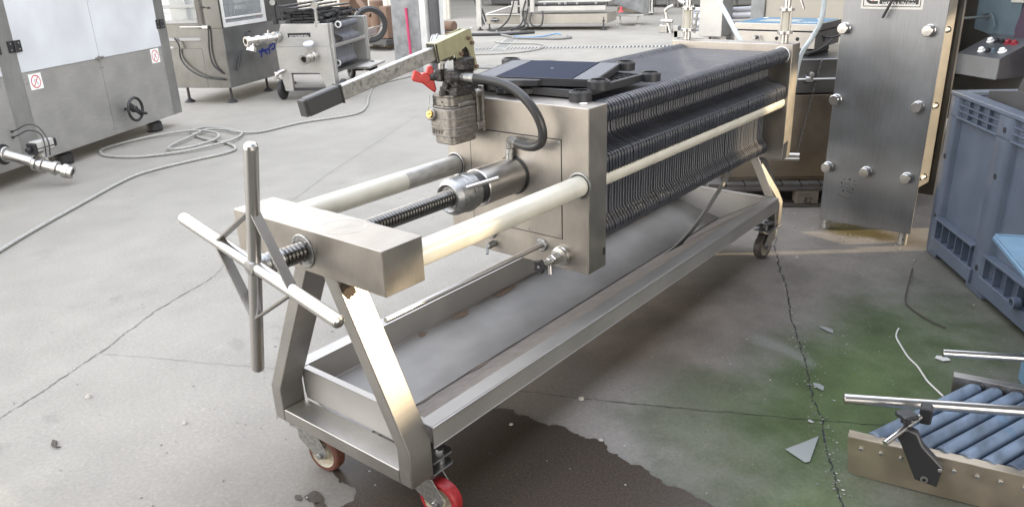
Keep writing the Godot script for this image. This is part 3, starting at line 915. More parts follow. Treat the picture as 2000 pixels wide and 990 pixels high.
func build_pump(t, za):
	var s = S.new()
	s.bb(V(-.262, .917, za), V(-.112, 1.068, za + .014), .003)
	s.bb(V(-.250, .930, za + .014), V(-.122, 1.052, za + .030), .004)
	for c in [[-.124, 1.046], [-.124, .938]]:
		s.cyl(V(c[0], c[1], za + .010), V(c[0], c[1], za + .042), .014, .002, 18)
	var pump = part(t, "hydraulic_pump", s, M.cast)
	# cast reservoir: stacked rounded sections
	s = S.new()
	var rr = func(x0, x1, z0, z1, r):
		var o = []
		for q in [[x1 - r, z1 - r, 0.0], [x0 + r, z1 - r, PI / 2], [x0 + r, z0 + r, PI], [x1 - r, z0 + r, PI * 1.5]]:
			for k in 5: o.append(Vector2(q[0] + cos(q[2] + PI / 8 * k) * r, q[1] + sin(q[2] + PI / 8 * k) * r))
		return o
	var up = Basis(V(1, 0, 0), V(0, 0, 1), V(0, -1, 0))
	var lay = [[.892, .921, -.214, -.128, .016, .004], [.921, 1.010, -.226, -.119, .024, .004], [.921, .925, -.2285, -.1170, .026, .0015], [.9455, .9500, -.2290, -.1165, .026, .0015], [.9775, .9815, -.2290, -.1165, .026, .0015], [1.010, 1.016, -.220, -.123, .024, .002], [1.016, 1.046, -.206, -.128, .02, .003], [1.046, 1.053, -.210, -.126, .02, .0015]]
	for l in lay:
		s.x = Transform3D(up, Vector3.ZERO)
		s.prism(rr.call(l[2], l[3], za + .028, -.700 - (.010 if l[2] > -.222 else 0.0) + (.0025 if l[5] == .0015 else 0.0), l[4]), -l[0], -l[1], l[5])
	s.x = Transform3D.IDENTITY
	# ribs on the front and fill boss on the left
	for k in 4: s.bar(V(-.204 + k * .012, .928, -.7005), V(-.201 + k * .012, .943, -.6985), .005, .005)
	for k in 2: s.bar(V(-.1185, .935 + k * .031, -.72), V(-.1185, .935 + k * .031, -.815), .004, .007, .0015)
	s.cyl(V(-.205, .982, -.72), V(-.205, .992, -.690), .020, .003)
	s.cyl(V(-.216, .985, -.735), V(-.216, 1.022, -.735), .014, .003)
	s.cyl(V(-.166, 1.008, -.722), V(-.166, 1.026, -.722), .014, .003)
	s.cyl(V(-.128, 1.018, -.74), V(-.128, 1.018, -.82), .009, .003)
	part(pump, "reservoir", s, M.cast)
	s = S.new(); s.cyl(V(-.205, .9905, -.692), V(-.205, .993, -.684), .013, .002, 18); s.bar(V(-.211, .992, -.6825), V(-.199, .996, -.6825), .003, .004)
	part(pump, "drain_plug", s, M.brass)
	s = S.new(); s.cyl(V(-.166, 1.026, -.722), V(-.166, 1.034, -.722), .013, .002, 18)
	part(pump, "filler_cap", s, M.cast_dark)
	# valve block
	var sh = Transform3D(Basis(), V(.034, 0, 0))
	s = S.new(); s.x = sh
	s.bb(V(-.222, 1.050, -.80), V(-.146, 1.078, -.722), .004)
	s.bb(V(-.214, 1.076, -.790), V(-.150, 1.128, -.728), .004)
	s.bb(V(-.186, 1.126, -.806), V(-.132, 1.166, -.752), .006)
	s.bb(V(-.232, 1.094, -.752), V(-.205, 1.132, -.716), .004)
	s.cyl(V(-.210, 1.108, -.735), V(-.246, 1.108, -.712), .013)
	s.cyl(V(-.175, 1.105, -.728), V(-.150, 1.107, -.745), .016)
	s.hexa(V(-.188, 1.082, -.722), V(-.188, 1.082, -.712), .012)
	s.cyl(V(-.198, 1.050, -.712), V(-.198, 1.066, -.712), .012)
	s.bb(V(-.254, .990, -.748), V(-.226, 1.052, -.716), .006)
	part(pump, "valve_block", s, M.cast_dark)
	s = S.new(); s.x = sh; s.cyl(V(-.222, 1.104, -.726), V(-.252, 1.106, -.706), .006)
	s.cyl(V(-.184, 1.150, -.778), V(-.184, 1.205, -.780), .0095)
	s.tube([V(-.245, 1.052, -.700), V(-.247, 1.02, -.695), V(-.252, 1.000, -.69)], .0016, 6, 4)
	part(pump, "plunger_rod", s, M.zinc)
	# red release knob: a three-lobed wing
	s = S.new(); s.x = sh
	s.x = sh * Transform3D(Basis(V(.52, 0, -.85).normalized(), V(0, 1, 0), V(.85, 0, .52).normalized()), V(-.256, 1.108, -.700)) * Transform3D(Basis(V(0, 0, 1), .25), Vector3.ZERO)
	s.prism([Vector2(-.036, .024), Vector2(-.030, .034), Vector2(-.020, .026), Vector2(-.010, .013), Vector2(.004, .013), Vector2(.016, .030), Vector2(.028, .030), Vector2(.030, .016), Vector2(.022, -.010), Vector2(.020, -.046), Vector2(.012, -.056), Vector2(.002, -.044), Vector2(-.018, -.014), Vector2(-.044, .002), Vector2(-.046, .010)], -.010, .010, .004)
	s.cyl(V(-.004, .0, -.014), V(-.004, 0, .012), .016, .002)
	part(pump, "release_knob", s, M.red_plastic)
	# manometer standing on the valve block, dial turned to the operator's side
	s = S.new(); s.x = sh
	s.cyl(V(-.218, 1.130, -.734), V(-.216, 1.152, -.735), .011, .001, 14); s.hexa(V(-.216, 1.150, -.735), V(-.215, 1.164, -.735), .0135)
	var gd_ = V(-.86, .06, .50).normalized()
	var gc = V(-.213, 1.196, -.735)
	s.lathe(gc, gd_, [[-.022, 0], [-.022, .034], [-.018, .040], [.008, .041], [.009, .0445], [.014, .0445], [.015, .040], [.022, .041], [.024, .0435], [.028, .041], [.026, .036]], 32)
	var mano = part(pump, "manometer", s, M.zinc)
	s = S.new(); s.x = sh; s.lathe(gc, gd_, [[.0255, .037], [.0256, 0]], 24)
	part(mano, "dial", s, M.sticker_white)
	# links and the lever
	s = S.new()
	for dx in [-.016, .016]:
		s.bar(V(-.148 + dx, 1.118, -.842), V(-.150 + dx, 1.200, -.822), .005, .022, .001, V(0, 0, 1))
	part(pump, "side_link", s, M.yellow_zinc)
	s = S.new(); s.bar(V(-.149, 1.08, -.838), V(-.150, 1.195, -.806), .016, .026, .002, V(0, 0, 1))
	s.bb(V(-.172, 1.05, -.846), V(-.126, 1.105, -.806), .003)
	part(pump, "fulcrum_arm", s, M.cast_dark)
	s = S.new()
	for c in [[1.206, -.826], [1.130, -.842], [1.178, -.772], [1.222, -.810]]:
		s.cyl(V(-.178, c[0], c[1]), V(-.122, c[0], c[1]), .0065, .001, 12)
	part(pump, "link_pin", s, M.rust)
	var a = V(-.150, 1.212, -.800); var b = V(-.150, 1.102, -.166)
	var d = (b - a).normalized()
	s = S.new()
	s.x = Transform3D(Basis(V(0, 0, 1), V(0, 1, 0), V(-1, 0, 0)), V(-.150, 0, 0))
	# cranked yellow cheek plates, drawn in the lever's own plane (local x = world z)
	var dir2 = Vector2(d.z, d.y); var up2 = Vector2(-dir2.y, dir2.x)
	var o2 = Vector2(a.z, a.y)
	var ch = []
	for q in [[-.030, .030], [-.024, .036], [.140, .030], [.140, -.024], [.060, -.026], [.052, -.050], [.030, -.050], [.026, -.020], [.004, -.014], [-.010, -.042], [-.030, -.040], [-.036, -.010]]:
		ch.append(o2 + dir2 * q[0] + up2 * q[1])
	s.prism(ch, -.020, -.017, .0006); s.prism(ch, .017, .020, .0006)
	s.x = Transform3D.IDENTITY
	s.bar(a + d * -.02 + V(0, .030, 0), a + d * .140 + V(0, .030, 0), .036, .004)
	part(pump, "lever_head", s, M.yellow_zinc)
	s = S.new(); s.bar(a + d * .125, a + d * .60, .026, .041, .003)
	var lv = part(pump, "lever_bar", s, M.lever_steel)
	s = S.new(); s.bar(a + d * .132, a + d * .139, .044, .060, .002)
	part(lv, "lever_collar", s, M.cast_dark)
	s = S.new(); s.bar(a + d * .520, a + d * .642, .034, .050, .006); s.bar(a + d * .640, a + d * .650, .030, .046, .004); s.bar(a + d * .518, a + d * .523, .037, .053, .002)
	part(lv, "hand_grip", s, M.grip)

func build_tray(t):
	# folded drip tray slung between the two stands: left wall, V floor, right lip
	var zA = -.1075; var zB = -2.534
	var s = S.new()
	var T = .003
	var strip = func(s, p, q, n):
		s.quad(V(p.x, p.y, zA), V(q.x, q.y, zA), V(q.x, q.y, zB), V(p.x, p.y, zB), n)
		s.quad(V(p.x, p.y, zA) - n * T, V(q.x, q.y, zA) - n * T, V(q.x, q.y, zB) - n * T, V(p.x, p.y, zB) - n * T, -n)
	var prof = [Vector2(-.300, .262), Vector2(-.300, .3145), Vector2(-.250, .3145), Vector2(-.246, .226), Vector2(.004, .158), Vector2(.240, .296), Vector2(.254, .3145), Vector2(.302, .3145), Vector2(.305, .3105), Vector2(.305, .248)]
	var left = S.new(); var floor_ = S.new(); var slope = S.new()
	for i in prof.size() - 1:
		var p = prof[i]; var q = prof[i + 1]
		var e = (q - p).normalized()
		var n = V(-e.y, e.x, 0)
		if i == 0 or i == 8: n = n
		s = [left, left, left, floor_, slope, slope, left, left, left][i]
		strip.call(s, p, q, n)
	var tr = part(t, "drip_tray", left, M.tray_steel)
	part(tr, "tray_floor", floor_, M.tray_floor)
	part(tr, "tray_slope", slope, M.tray_dirty)
	# end walls with a small top return
	for e in [[zA, -1.0], [zB, 1.0]]:
		s = S.new()
		s.prism([Vector2(-.250, .3135), Vector2(-.246, .227), Vector2(-.246, .209 if e[1] < 0 else .226), Vector2(.004, .159) if e[1] > 0 else Vector2(.2, .209), Vector2(.240, .295), Vector2(.254, .3135)], e[0], e[0] + e[1] * .003, .0006)
		s.bb(V(-.249, .311, e[0]), V(.253, .3138, e[0] + e[1] * .022), .0008)
		part(tr, "tray_end", s, M.tray_steel)
	s = S.new(); s.tube([V(-.246, .226, zA), V(-.246, .226, zB)], .0022, 6, 0)
	s.tube([V(.305, .311, zA), V(.305, .311, zB)], .0028, 6, 0); s.tube([V(.305, .249, zA), V(.305, .249, zB)], .002, 6, 0); s.tube([V(-.250, .3145, zA), V(-.250, .3145, zB)], .0022, 6, 0)
	part(tr, "folded_edge", s, M.steel_polish)
	# dirt gathered in the valley, rust blooms along the left fold
	var rg = RandomNumberGenerator.new(); rg.seed = 15
	s = S.new()
	var nn = V(-.477, .879, 0)
	var za = zA
	var prev = null
	while za > zB:
		var w0 = .005 + .007 * maxf(0.0, gn.get_noise_2d(za * 9.0, 4.0) + .35); var w1 = .003 + .003 * maxf(0.0, gn.get_noise_2d(za * 7.0, 9.0) + .3)
		var c = V(.004, .158, za)
		var row = [c + V(w0 * .865, w0 * .50, 0) + nn * .0016, c + V(0, .0016, 0), c + V(-w1, w1 * .272, 0) + V(.0004, .0016, 0)]
		if prev: s.quad(prev[0], prev[1], row[1], row[0], nn); s.quad(prev[1], prev[2], row[2], row[1], Vector3.UP)
		prev = row; za -= .011
	part(tr, "dirt_line", s, M.dirt)
	for q in [[-.28, .030, -.80, .045], [-.24, .028, -1.06, .07], [-.235, .02, -.60, .02], [.05, .02, -.62, .05], [.045, .016, -.36, .03]]:
		s = S.new()
		var left_side = q[0] < 0
		var o = V(-.2435, .2262, q[2]) if left_side else V(.012, .1645, q[2])
		var u = V(.965, -.262, 0) if left_side else V(.863, .505, 0)
		var n2 = V(.262, .965, 0) if left_side else V(-.505, .863, 0)
		var pts = []
		for k in 18:
			var a = TAU * k / 18; var r = 1.0 + .5 * gn2.get_noise_2d(cos(a) + q[2] * 7, sin(a))
			pts.append(o + u * (q[1] * (.55 + .5 * cos(a) * r)) + V(0, 0, sin(a) * q[3] * r) + n2 * .0018)
		for k in 18: s.tri(o + u * q[1] * .55 + n2 * .0018, pts[k], pts[(k + 1) % 18], n2, n2, n2)
		part(tr, "rust_stain", s, M.rust_stain)

# ---------------------------------------------------------------- loose plates
func loose_plate(label, at, honeycomb, group = ""):
	var t = thing("loose_filter_plate", label, "filter plate", at, group)
	var s = S.new()
	if honeycomb:
		for k in [-1, 1]:
			s.bb(V(-.212, -.013, k * .204 - .008), V(.212, .013, k * .204 + .008), .002)
			s.bb(V(k * .204 - .008, -.013, -.1955), V(k * .204 + .008, .013, .1955), .002)
		s.bb(V(-.1965, -.011, -.1965), V(.1965, -.007, .1965), 0.0)
	else:
		s.bb(V(-.212, -.013, -.212), V(.212, .011, .212), .003)
		for k in [-1, 1]:
			s.bb(V(-.212, .011, k * .209 - .003), V(.212, .0135, k * .209 + .003), .0008)
			s.bb(V(k * .209 - .003, .0108, -.2055), V(k * .209 + .003, .0133, .2055), .0008)
	part(t, "plate_body", s, M.plate_loose)
	for a in [-1, 1]:
		for b in [-1, 1]:
			s = S.new()
			s.pipe(V(a * .224, -.014, b * .224), V(a * .224, .014, b * .224), .037, .024, 28)
			s.lathe(V(a * .224, .014, b * .224), V(0, 1, 0), [[0, .031], [.004, .030], [.004, .025]], 28)
			part(t, "ear", s, M.plate_loose)
	for b in [-1, 1]:
		s = S.new()
		s.x = Transform3D(Basis(V(1, 0, 0), V(0, 0, 1), V(0, -1, 0)), Vector3.ZERO)
		s.prism([Vector2(-.12, b * .210), Vector2(-.10, b * .256), Vector2(-.088, b * .262), Vector2(-.060, b * .262), Vector2(-.052, b * .252), Vector2(-.022, b * .238), Vector2(.02, b * .230), Vector2(.03, b * .210)], -.010, .012, .003)
		part(t, "hook", s, M.plate_loose)
	if honeycomb:
		s = S.new()
		for i in range(-8, 9):
			s.box(V(i * .0225, .001, 0), V(.0035, .016, .392), 0.0)
		for j in range(-5, 6):
			s.box(V(0, .0005, j * .035), V(.392, .0145, .004), 0.0)
		part(t, "cell_ribs", s, M.plate_loose)
	else:
		s = S.new(); s.bb(V(-.130, .011, -.204), V(.130, .0136, .204), .0012)
		part(t, "filter_sheet", s, M.plate_blue)
		for k in [-1, 1]:
			s = S.new()
			for i in 9: s.box(V(k * (.137 + i * .0082), .0120, 0), V(.0030, .0022, .404), 0.0)
			for j in 46: s.box(V(k * .170, .0119, -.202 + j * .00898), V(.0690, .0018, .0030), 0.0)
			part(t, "drain_mesh", s, M.mesh_grey)
		s = S.new(); s.bb(V(-.004, .0136, -.020), V(.006, .0142, -.012), 0.0)
		part(t, "scuff", s, M.print_grey)
	return t

# ---------------------------------------------------------------- small fittings used on several machines
func butterfly_valve(parent, o, d, l, r):
	var s = S.new()
	d = d.normalized()
	s.pipe(o, o + d * l, r, r * .78, 20)
	s.lathe(o, d, [[l * .30, r * .8], [l * .30, r * 1.5], [l * .30 + .004, r * 1.55], [l * .42, r * 1.55], [l * .42 + .004, r * 1.45], [l * .44, r * .9]], 24)
	s.lathe(o, d, [[l * .62, r * .8], [l * .62, r * 1.3], [l * .70, r * 1.3], [l * .70, r * .9]], 24)
	s.pipe(o + d * (l * .90), o + d * l * 1.02, r * 1.35, r * .80, 24)
	return part(parent, "valve", s, M.steel_polish)

func prohibition_sticker(parent, x0, y0, w, h):
	var s = S.new(); s.bb(V(x0, y0, .0015), V(x0 + w, y0 + h, .003), 0.0)
	var st = part(parent, "warning_sticker", s, M.sticker_white)
	var c = V(x0 + w * .5, y0 + h * .5, .0036)
	var r = minf(w, h) * .42
	s = S.new()
	for k in 40:
		var a = TAU * k / 40; var b = TAU * (k + 1) / 40
		var e0 = V(cos(a), sin(a), 0); var e1 = V(cos(b), sin(b), 0)
		s.quad(c + e0 * r * .84, c + e0 * r, c + e1 * r, c + e1 * r * .84, V(0, 0, 1))
	var q = V(.62, .78, 0) * r * .86; var nn = V(-.78, .62, 0) * r * .075
	s.quad(c - q - nn, c + q - nn, c + q + nn, c - q + nn, V(0, 0, 1))
	part(st, "red_ring", s, M.print_red)
	s = S.new()
	var z = V(0, 0, -.0003)
	var stroke = func(pts, wd):
		for i in pts.size() - 1:
			var d = (pts[i + 1] - pts[i]).normalized(); var m = V(-d.y, d.x, 0) * wd
			s.quad(c + z + pts[i] * r - m, c + z + pts[i + 1] * r - m, c + z + pts[i + 1] * r + m, c + z + pts[i] * r + m, V(0, 0, 1))
	stroke.call([V(-.38, -.05, 0), V(-.34, .22, 0), V(-.14, .30, 0), V(.05, .18, 0)], r * .06)
	stroke.call([V(-.05, -.10, 0), V(.15, -.12, 0), V(.34, -.22, 0), V(.32, -.46, 0), V(.12, -.45, 0)], r * .06)
	part(st, "hand_mark", s, M.print_grey)

func text(parent, called, str_, p, size, m, font = "Droid Sans", basis = Basis(), depth = .0006, sx = 1.0):
	var tm = TextMesh.new()
	var f = SystemFont.new(); f.font_names = PackedStringArray([font])
	tm.font = f; tm.text = str_; tm.font_size = 64; tm.pixel_size = size / 64.0; tm.depth = depth
	tm.horizontal_alignment = HORIZONTAL_ALIGNMENT_CENTER
	var o = MeshInstance3D.new(); o.mesh = tm; o.material_override = m; o.name = called
	o.transform = Transform3D(basis * Basis.from_scale(V(sx, 1, 1)), p)
	parent.add_child(o, true)
	return o

# ---------------------------------------------------------------- left machine cabinet
func build_cabinet():
	var t = thing("machine_cabinet", "tall stainless machine cabinet with white upper doors and a black handwheel", "machine", upright(-4.774, -.807, -.4899, -.8718))
	var s = S.new(); s.bb(V(-1.6, .118, -.90), V(2.372, 2.05, -.004), .003)
	part(t, "body", s, M.steel_grey)
	for p in [[-1.6, .248, .122, .770], [.432, 1.3205, .118, .772], [1.3245, 2.232, .118, .772]]:
		s = S.new(); s.bb(V(p[0], p[2], -.003), V(p[1], p[3], 0), .001)
		part(t, "lower_panel", s, M.steel_satin)
	for p in [[-1.6, .248], [.432, 1.3205], [1.3245, 2.232]]:
		s = S.new(); s.bb(V(p[0], .779, -.003), V(p[1], 2.04, .001), .001)
		part(t, "upper_door", s, M.white_panel)
	for p in [[.2485, .4315], [2.2325, 2.375]]:
		s = S.new(); s.bb(V(p[0], .1185, -.0035), V(p[1], 2.045, .0025), .002)
		part(t, "corner_post", s, M.steel_grey)
	s = S.new()
	for x_ in [.455, 1.302, 1.342, 2.215]:
		for y in [.17, .70]: s.cyl(V(x_, y, 0), V(x_, y, .004), .007, .001, 10)
	for y in [.14, .72]: s.cyl(V(.205, y, 0), V(.205, y, .004), .007, .001, 10)
	part(t, "screw", s, M.zinc)
	for p in [[.375, .93], [.175, .93], [2.225, .94]]:
		s = S.new()
		s.bb(V(p[0] - .012, p[1], .0026), V(p[0] + .045, p[1] + .085, .010), .003)
		s.cyl(V(p[0] + .052, p[1], .012), V(p[0] + .052, p[1] + .085, .012), .012, .002, 14)
		s.bb(V(p[0] + .06, p[1], .0026), V(p[0] + .115, p[1] + .085, .010), .003)
		var hg = part(t, "hinge", s, M.black_plastic)
		s = S.new()
		for q in [.012, .09]:
			for y in [.02, .065]: s.cyl(V(p[0] + q, p[1] + y, .010), V(p[0] + q, p[1] + y, .0115), .007, .001, 8)
		part(hg, "hinge_screw", s, M.zinc)
	s = S.new(); s.bb(V(1.27, .772, .001), V(1.375, .792, .010), .002); s.bb(V(1.30, .760, .001), V(1.318, .80, .014), .002); s.cyl(V(1.35, .782, .010), V(1.35, .782, .016), .006)
	part(t, "door_latch", s, M.zinc)
	prohibition_sticker(t, .484, .640, .130, .118)
	prohibition_sticker(t, 2.040, .640, .130, .130)
	# handwheel on a stub shaft
	s = S.new(); s.cyl(V(1.512, .308, 0), V(1.512, .308, .105), .014); s.cyl(V(1.512, .308, .070), V(1.512, .308, .115), .030, .004)
	for k in 40:
		pass
	var hw = part(t, "handwheel", s, M.black_plastic)
	s = S.new()
	var ring = []
	for k in 41: ring.append(V(1.512 + cos(TAU * k / 40) * .100, .308 + sin(TAU * k / 40) * .100, .105))
	s.tube(ring, .0125, 12, 0)
	s.bar(V(1.512 - .10 * .8, .308 + .10 * .6, .103), V(1.512 + .10 * .8, .308 - .10 * .6, .103), .045, .014, .004, V(0, 0, 1))
	s.cyl(V(1.512 + .065, .308 - .05, .10), V(1.512 + .065, .308 - .05, .165), .013, .004)
	part(hw, "rim", s, M.black_plastic)
	for x_ in [2.02, .75, -.8]:
		s = S.new(); s.lathe(V(x_, 0, -.10), V(0, 1, 0), [[0, 0], [0, .072], [.02, .078], [.085, .074], [.095, .06], [.12, .055]], 24)
		part(t, "rubber_foot", s, M.rubber)
	# process valve with pneumatic actuator low on the left panel
	var o = V(.07, .245, 0)
	s = S.new(); s.lathe(o, V(0, 0, 1), [[0, .075], [.004, .075], [.006, .055]], 24)
	part(t, "port_seal", s, M.rubber)
	s = S.new()
	var d = V(.20, -.34, .92).normalized()
	s.cyl(o, o + V(0, 0, .03), .056, .003, 24)
	s.cyl(o + V(0, 0, .02), o + V(0, 0, .02) + d * .22, .036, .002, 24)
	s.lathe(o + V(0, 0, .02), d, [[.19, .03], [.19, .056], [.20, .060], [.22, .060], [.225, .045], [.235, .045], [.24, .060], [.262, .060], [.268, .042], [.33, .040], [.335, .052], [.36, .054], [.365, .036], [.40, .036], [.405, .053], [.44, .053], [.442, .046], [.470, .048], [.474, .034], [.468, .028], [.43, .026], [.43, 0]], 28)
	var v = part(t, "process_valve", s, M.steel_polish)
	var c = o + V(0, 0, .02) + d * .25 + V(.03, .115, .0)
	s = S.new(); s.bar(c + V(-.005, -.10, 0), c + V(0, -.03, 0), .05, .05, .004, V(0, 0, 1))
	s.x = Transform3D(Basis(V(0, 1, 0), -.12), c)
	s.box(V(.015, .02, 0), V(.165, .078, .075), .010)
	part(v, "actuator", s, M.machine_white)
	s = S.new(); s.x = Transform3D(Basis(V(0, 1, 0), -.12), c)
	s.box(V(-.080, .010, .01), V(.030, .085, .080), .008); s.cyl(V(-.10, .01, .01), V(-.13, .01, .01), .018, .003)
	s.box(V(.112, .022, 0), V(.030, .060, .06), .012)
	s.box(V(.015, .008, .0385), V(.165, .006, .003), 0.0)
	part(v, "actuator_cap", s, M.black_plastic)
	for w in [[.196, .387, V(.10, .05, .24), .02], [.190, .345, V(.02, .02, .22), -.02]]:
		s = S.new()
		var p = V(w[0], w[1], 0)
		s.tube([p, p + V(0, .015, .05), p + V(.03, .045, .12), p + V(.06, .02, .18), c + V(.01, .03, .05) + V(w[3], .02, 0), c + V(w[3], -.06, .045)], .0045, 8, 6)
		s.cyl(p, p + V(0, 0, .012), .010)
		part(v, "air_hose", s, M.cable)
	return t

# ---------------------------------------------------------------- stainless machine with a window
func build_window_machine():
	var t = thing("filling_machine", "grey stainless machine with framed window and dangling black hoses, behind white-doored cabinet", "machine", upright(-6.521, -3.826, -.4171, -.9089))
	var s = S.new(); s.bb(V(0, .18, -.30), V(1.75, .838, 0), .004); 
	s.bb(V(.30, .62, -.78), V(1.75, .84, -.301), .002)
	part(t, "lower_body", s, M.steel_grey)
	s = S.new(); s.bb(V(.0, .18, -.78), V(1.75, .62, -.301), .004)
	part(t, "bay_base", s, M.steel_bay)
	s = S.new(); s.bb(V(-.003, .182, -.298), V(-.0002, .836, -.004), .0005)
	part(t, "side_sheet", s, M.steel_bay)
	s = S.new()
	s.bb(V(0, .8385, -.30), V(.030, 1.9, 0), .002); s.bb(V(.030, .8385, -.30), V(.06, 1.9, -.27), .002); s.bb(V(0, .8385, -.30), V(.03, 1.9, -.2), .001)
	part(t, "corner_pillar", s, M.steel_bay)
	s = S.new(); s.bb(V(.06, .84, -.32), V(1.75, 1.9, -.302), .001); s.bb(V(.93, .84, -.30), V(1.75, 1.9, -.001), .002)
	part(t, "back_panel", s, M.steel_dark)
	# framed window
	s = S.new()
	s.bb(V(.032, .842, -.012), V(.924, .886, .010), .002); s.bb(V(.032, .8862, -.012), V(.074, 1.9, .0095), .002); s.bb(V(.866, .8862, -.012), V(.924, 1.9, .0095), .002)
	s.bb(V(.0742, .926, -.010), V(.8658, .945, .006), .002)
	part(t, "window_frame", s, M.white_paint)
	s = S.new(); s.bb(V(.0742, .8865, -.006), V(.8658, 1.9, -.003), 0.0)
	part(t, "window_pane", s, M.glass)
	s = S.new()
	s.tube([V(.50, .95, -.15), V(.56, 1.05, -.14), V(.66, 1.08, -.13), V(.75, 1.03, -.12), V(.78, .93, -.12)], .014, 8, 6)
	s.tube([V(.42, 1.3, -.18), V(.43, 1.1, -.15), V(.38, .96, -.12)], .012, 8, 5)
	s.cyl(V(.52, .9, -.2), V(.52, 1.5, -.2), .03); s.cyl(V(.36, .9, -.22), V(.36, 1.6, -.22), .02)
	s.bb(V(.1, .90, -.2), V(.82, .915, -.05), .002); s.bb(V(.1, 1.06, -.24), V(.5, 1.08, -.2), .002)
	part(t, "inner_pipework", s, M.machine_dark)
	s = S.new(); s.bb(V(.08, 1.06, -.20), V(.15, 1.11, -.12), .004); s.bb(V(.17, 1.07, -.16), V(.22, 1.10, -.1), .004)
	part(t, "red_fitting", s, M.print_red)
	# side bay: rails, sheets and panes beyond the pillar (local z runs away from the window)
	for y in [1.083, .916, .726, .475]:
		s = S.new(); s.bb(V(.002, y - .022, -.78), V(.022, y + .016, -.302), .003)
		part(t, "bay_rail", s, M.steel_phe)
	s = S.new(); s.bb(V(.055, .64, -.78), V(.065, .72, -.302), .001); s.bb(V(.030, .48, -.70), V(.040, .71, -.302), .001)
	s.bb(V(.045, .735, -.78), V(.055, .90, -.302), .001)
	part(t, "bay_sheet", s, M.steel_bay)
	s = S.new(); s.bb(V(.012, .935, -.78), V(.015, 1.9, -.302), 0.0)
	part(t, "bay_pane", s, M.glass)
	s = S.new(); s.bb(V(.20, .88, -.78), V(.21, 1.9, -.32), .001); s.bb(V(.15, .93, -.56), V(.19, 1.9, -.53), .002)
	part(t, "bay_back", s, M.steel_bay)
	s = S.new(); s.bb(V(.12, 1.10, -.78), V(.13, 1.25, -.755), .002); 
	part(t, "yellow_tag", s, M.yellow_zinc)
	# brackets, cables, foot
	s = S.new()
	for p in [[-.13, 1.058], [-.205, 1.065]]: s.cyl(V(.03, p[1], p[0]), V(-.018, p[1], p[0]), .011); 
	s.bar(V(-.018, 1.062, -.16), V(-.022, 1.066, -.22), .010, .008)
	part(t, "knob", s, M.black_plastic)
	s = S.new(); s.cyl(V(-.020, .86, -.52), V(-.020, .858, -.24), .008); s.box(V(-.020, .855, -.20), V(.03, .035, .08), .006); s.bar(V(-.02, .83, -.26), V(-.02, .93, -.26), .008, .012)
	part(t, "handle_rod", s, M.steel_polish)
	for c in [[V(-.02, .855, -.17), V(-.025, .80, -.165), V(-.03, .60, -.19), V(-.03, .45, -.17), V(-.015, .37, -.10), V(-.01, .345, -.07)], [V(-.02, .74, -.62), V(-.02, .66, -.58), V(-.03, .52, -.58), V(-.05, .40, -.48), V(-.05, .31, -.30), V(-.04, .285, -.10), V(-.01, .275, -.06)], [V(.46, .76, .05), V(.42, .77, .05), V(.36, .74, .05), V(.345, .66, .05)], [V(.26, .57, .03), V(.20, .46, .02), V(.14, .36, .012)]]:
		s = S.new(); s.tube(c, .010, 8, 6)
		part(t, "black_hose", s, M.cable)
	for p in [[.10, -.09], [.90, -.10], [1.5, -.1], [.10, -.66]]:
		s = S.new(); s.lathe(V(p[0], 0, p[1]), V(0, 1, 0), [[0, 0], [0, .060], [.012, .060], [.030, .036], [.042, .018], [.19, .013]], 20)
		part(t, "levelling_foot", s, M.machine_dark)
	# hand-lettered blue marker
	s = S.new()
	var st = func(p, q): s.bar(V(p[0], p[1], .0015), V(q[0], q[1], .0015), .0015, .026, 0.0, V(-(q[1] - p[1]), q[0] - p[0], 0).normalized())
	for l in [[[.66, .505], [.90, .512]], [[.70, .44], [.74, .535]], [[.74, .535], [.85, .46]], [[.90, .455], [.90, .535]], [[.905, .535], [1.04, .585]], [[1.04, .585], [1.03, .51]], [[1.03, .51], [.95, .50]], [[1.10, .48], [1.08, .60]]]:
		st.call(l[0], l[1])
	part(t, "blue_lettering", s, M.marker_blue)
	return t

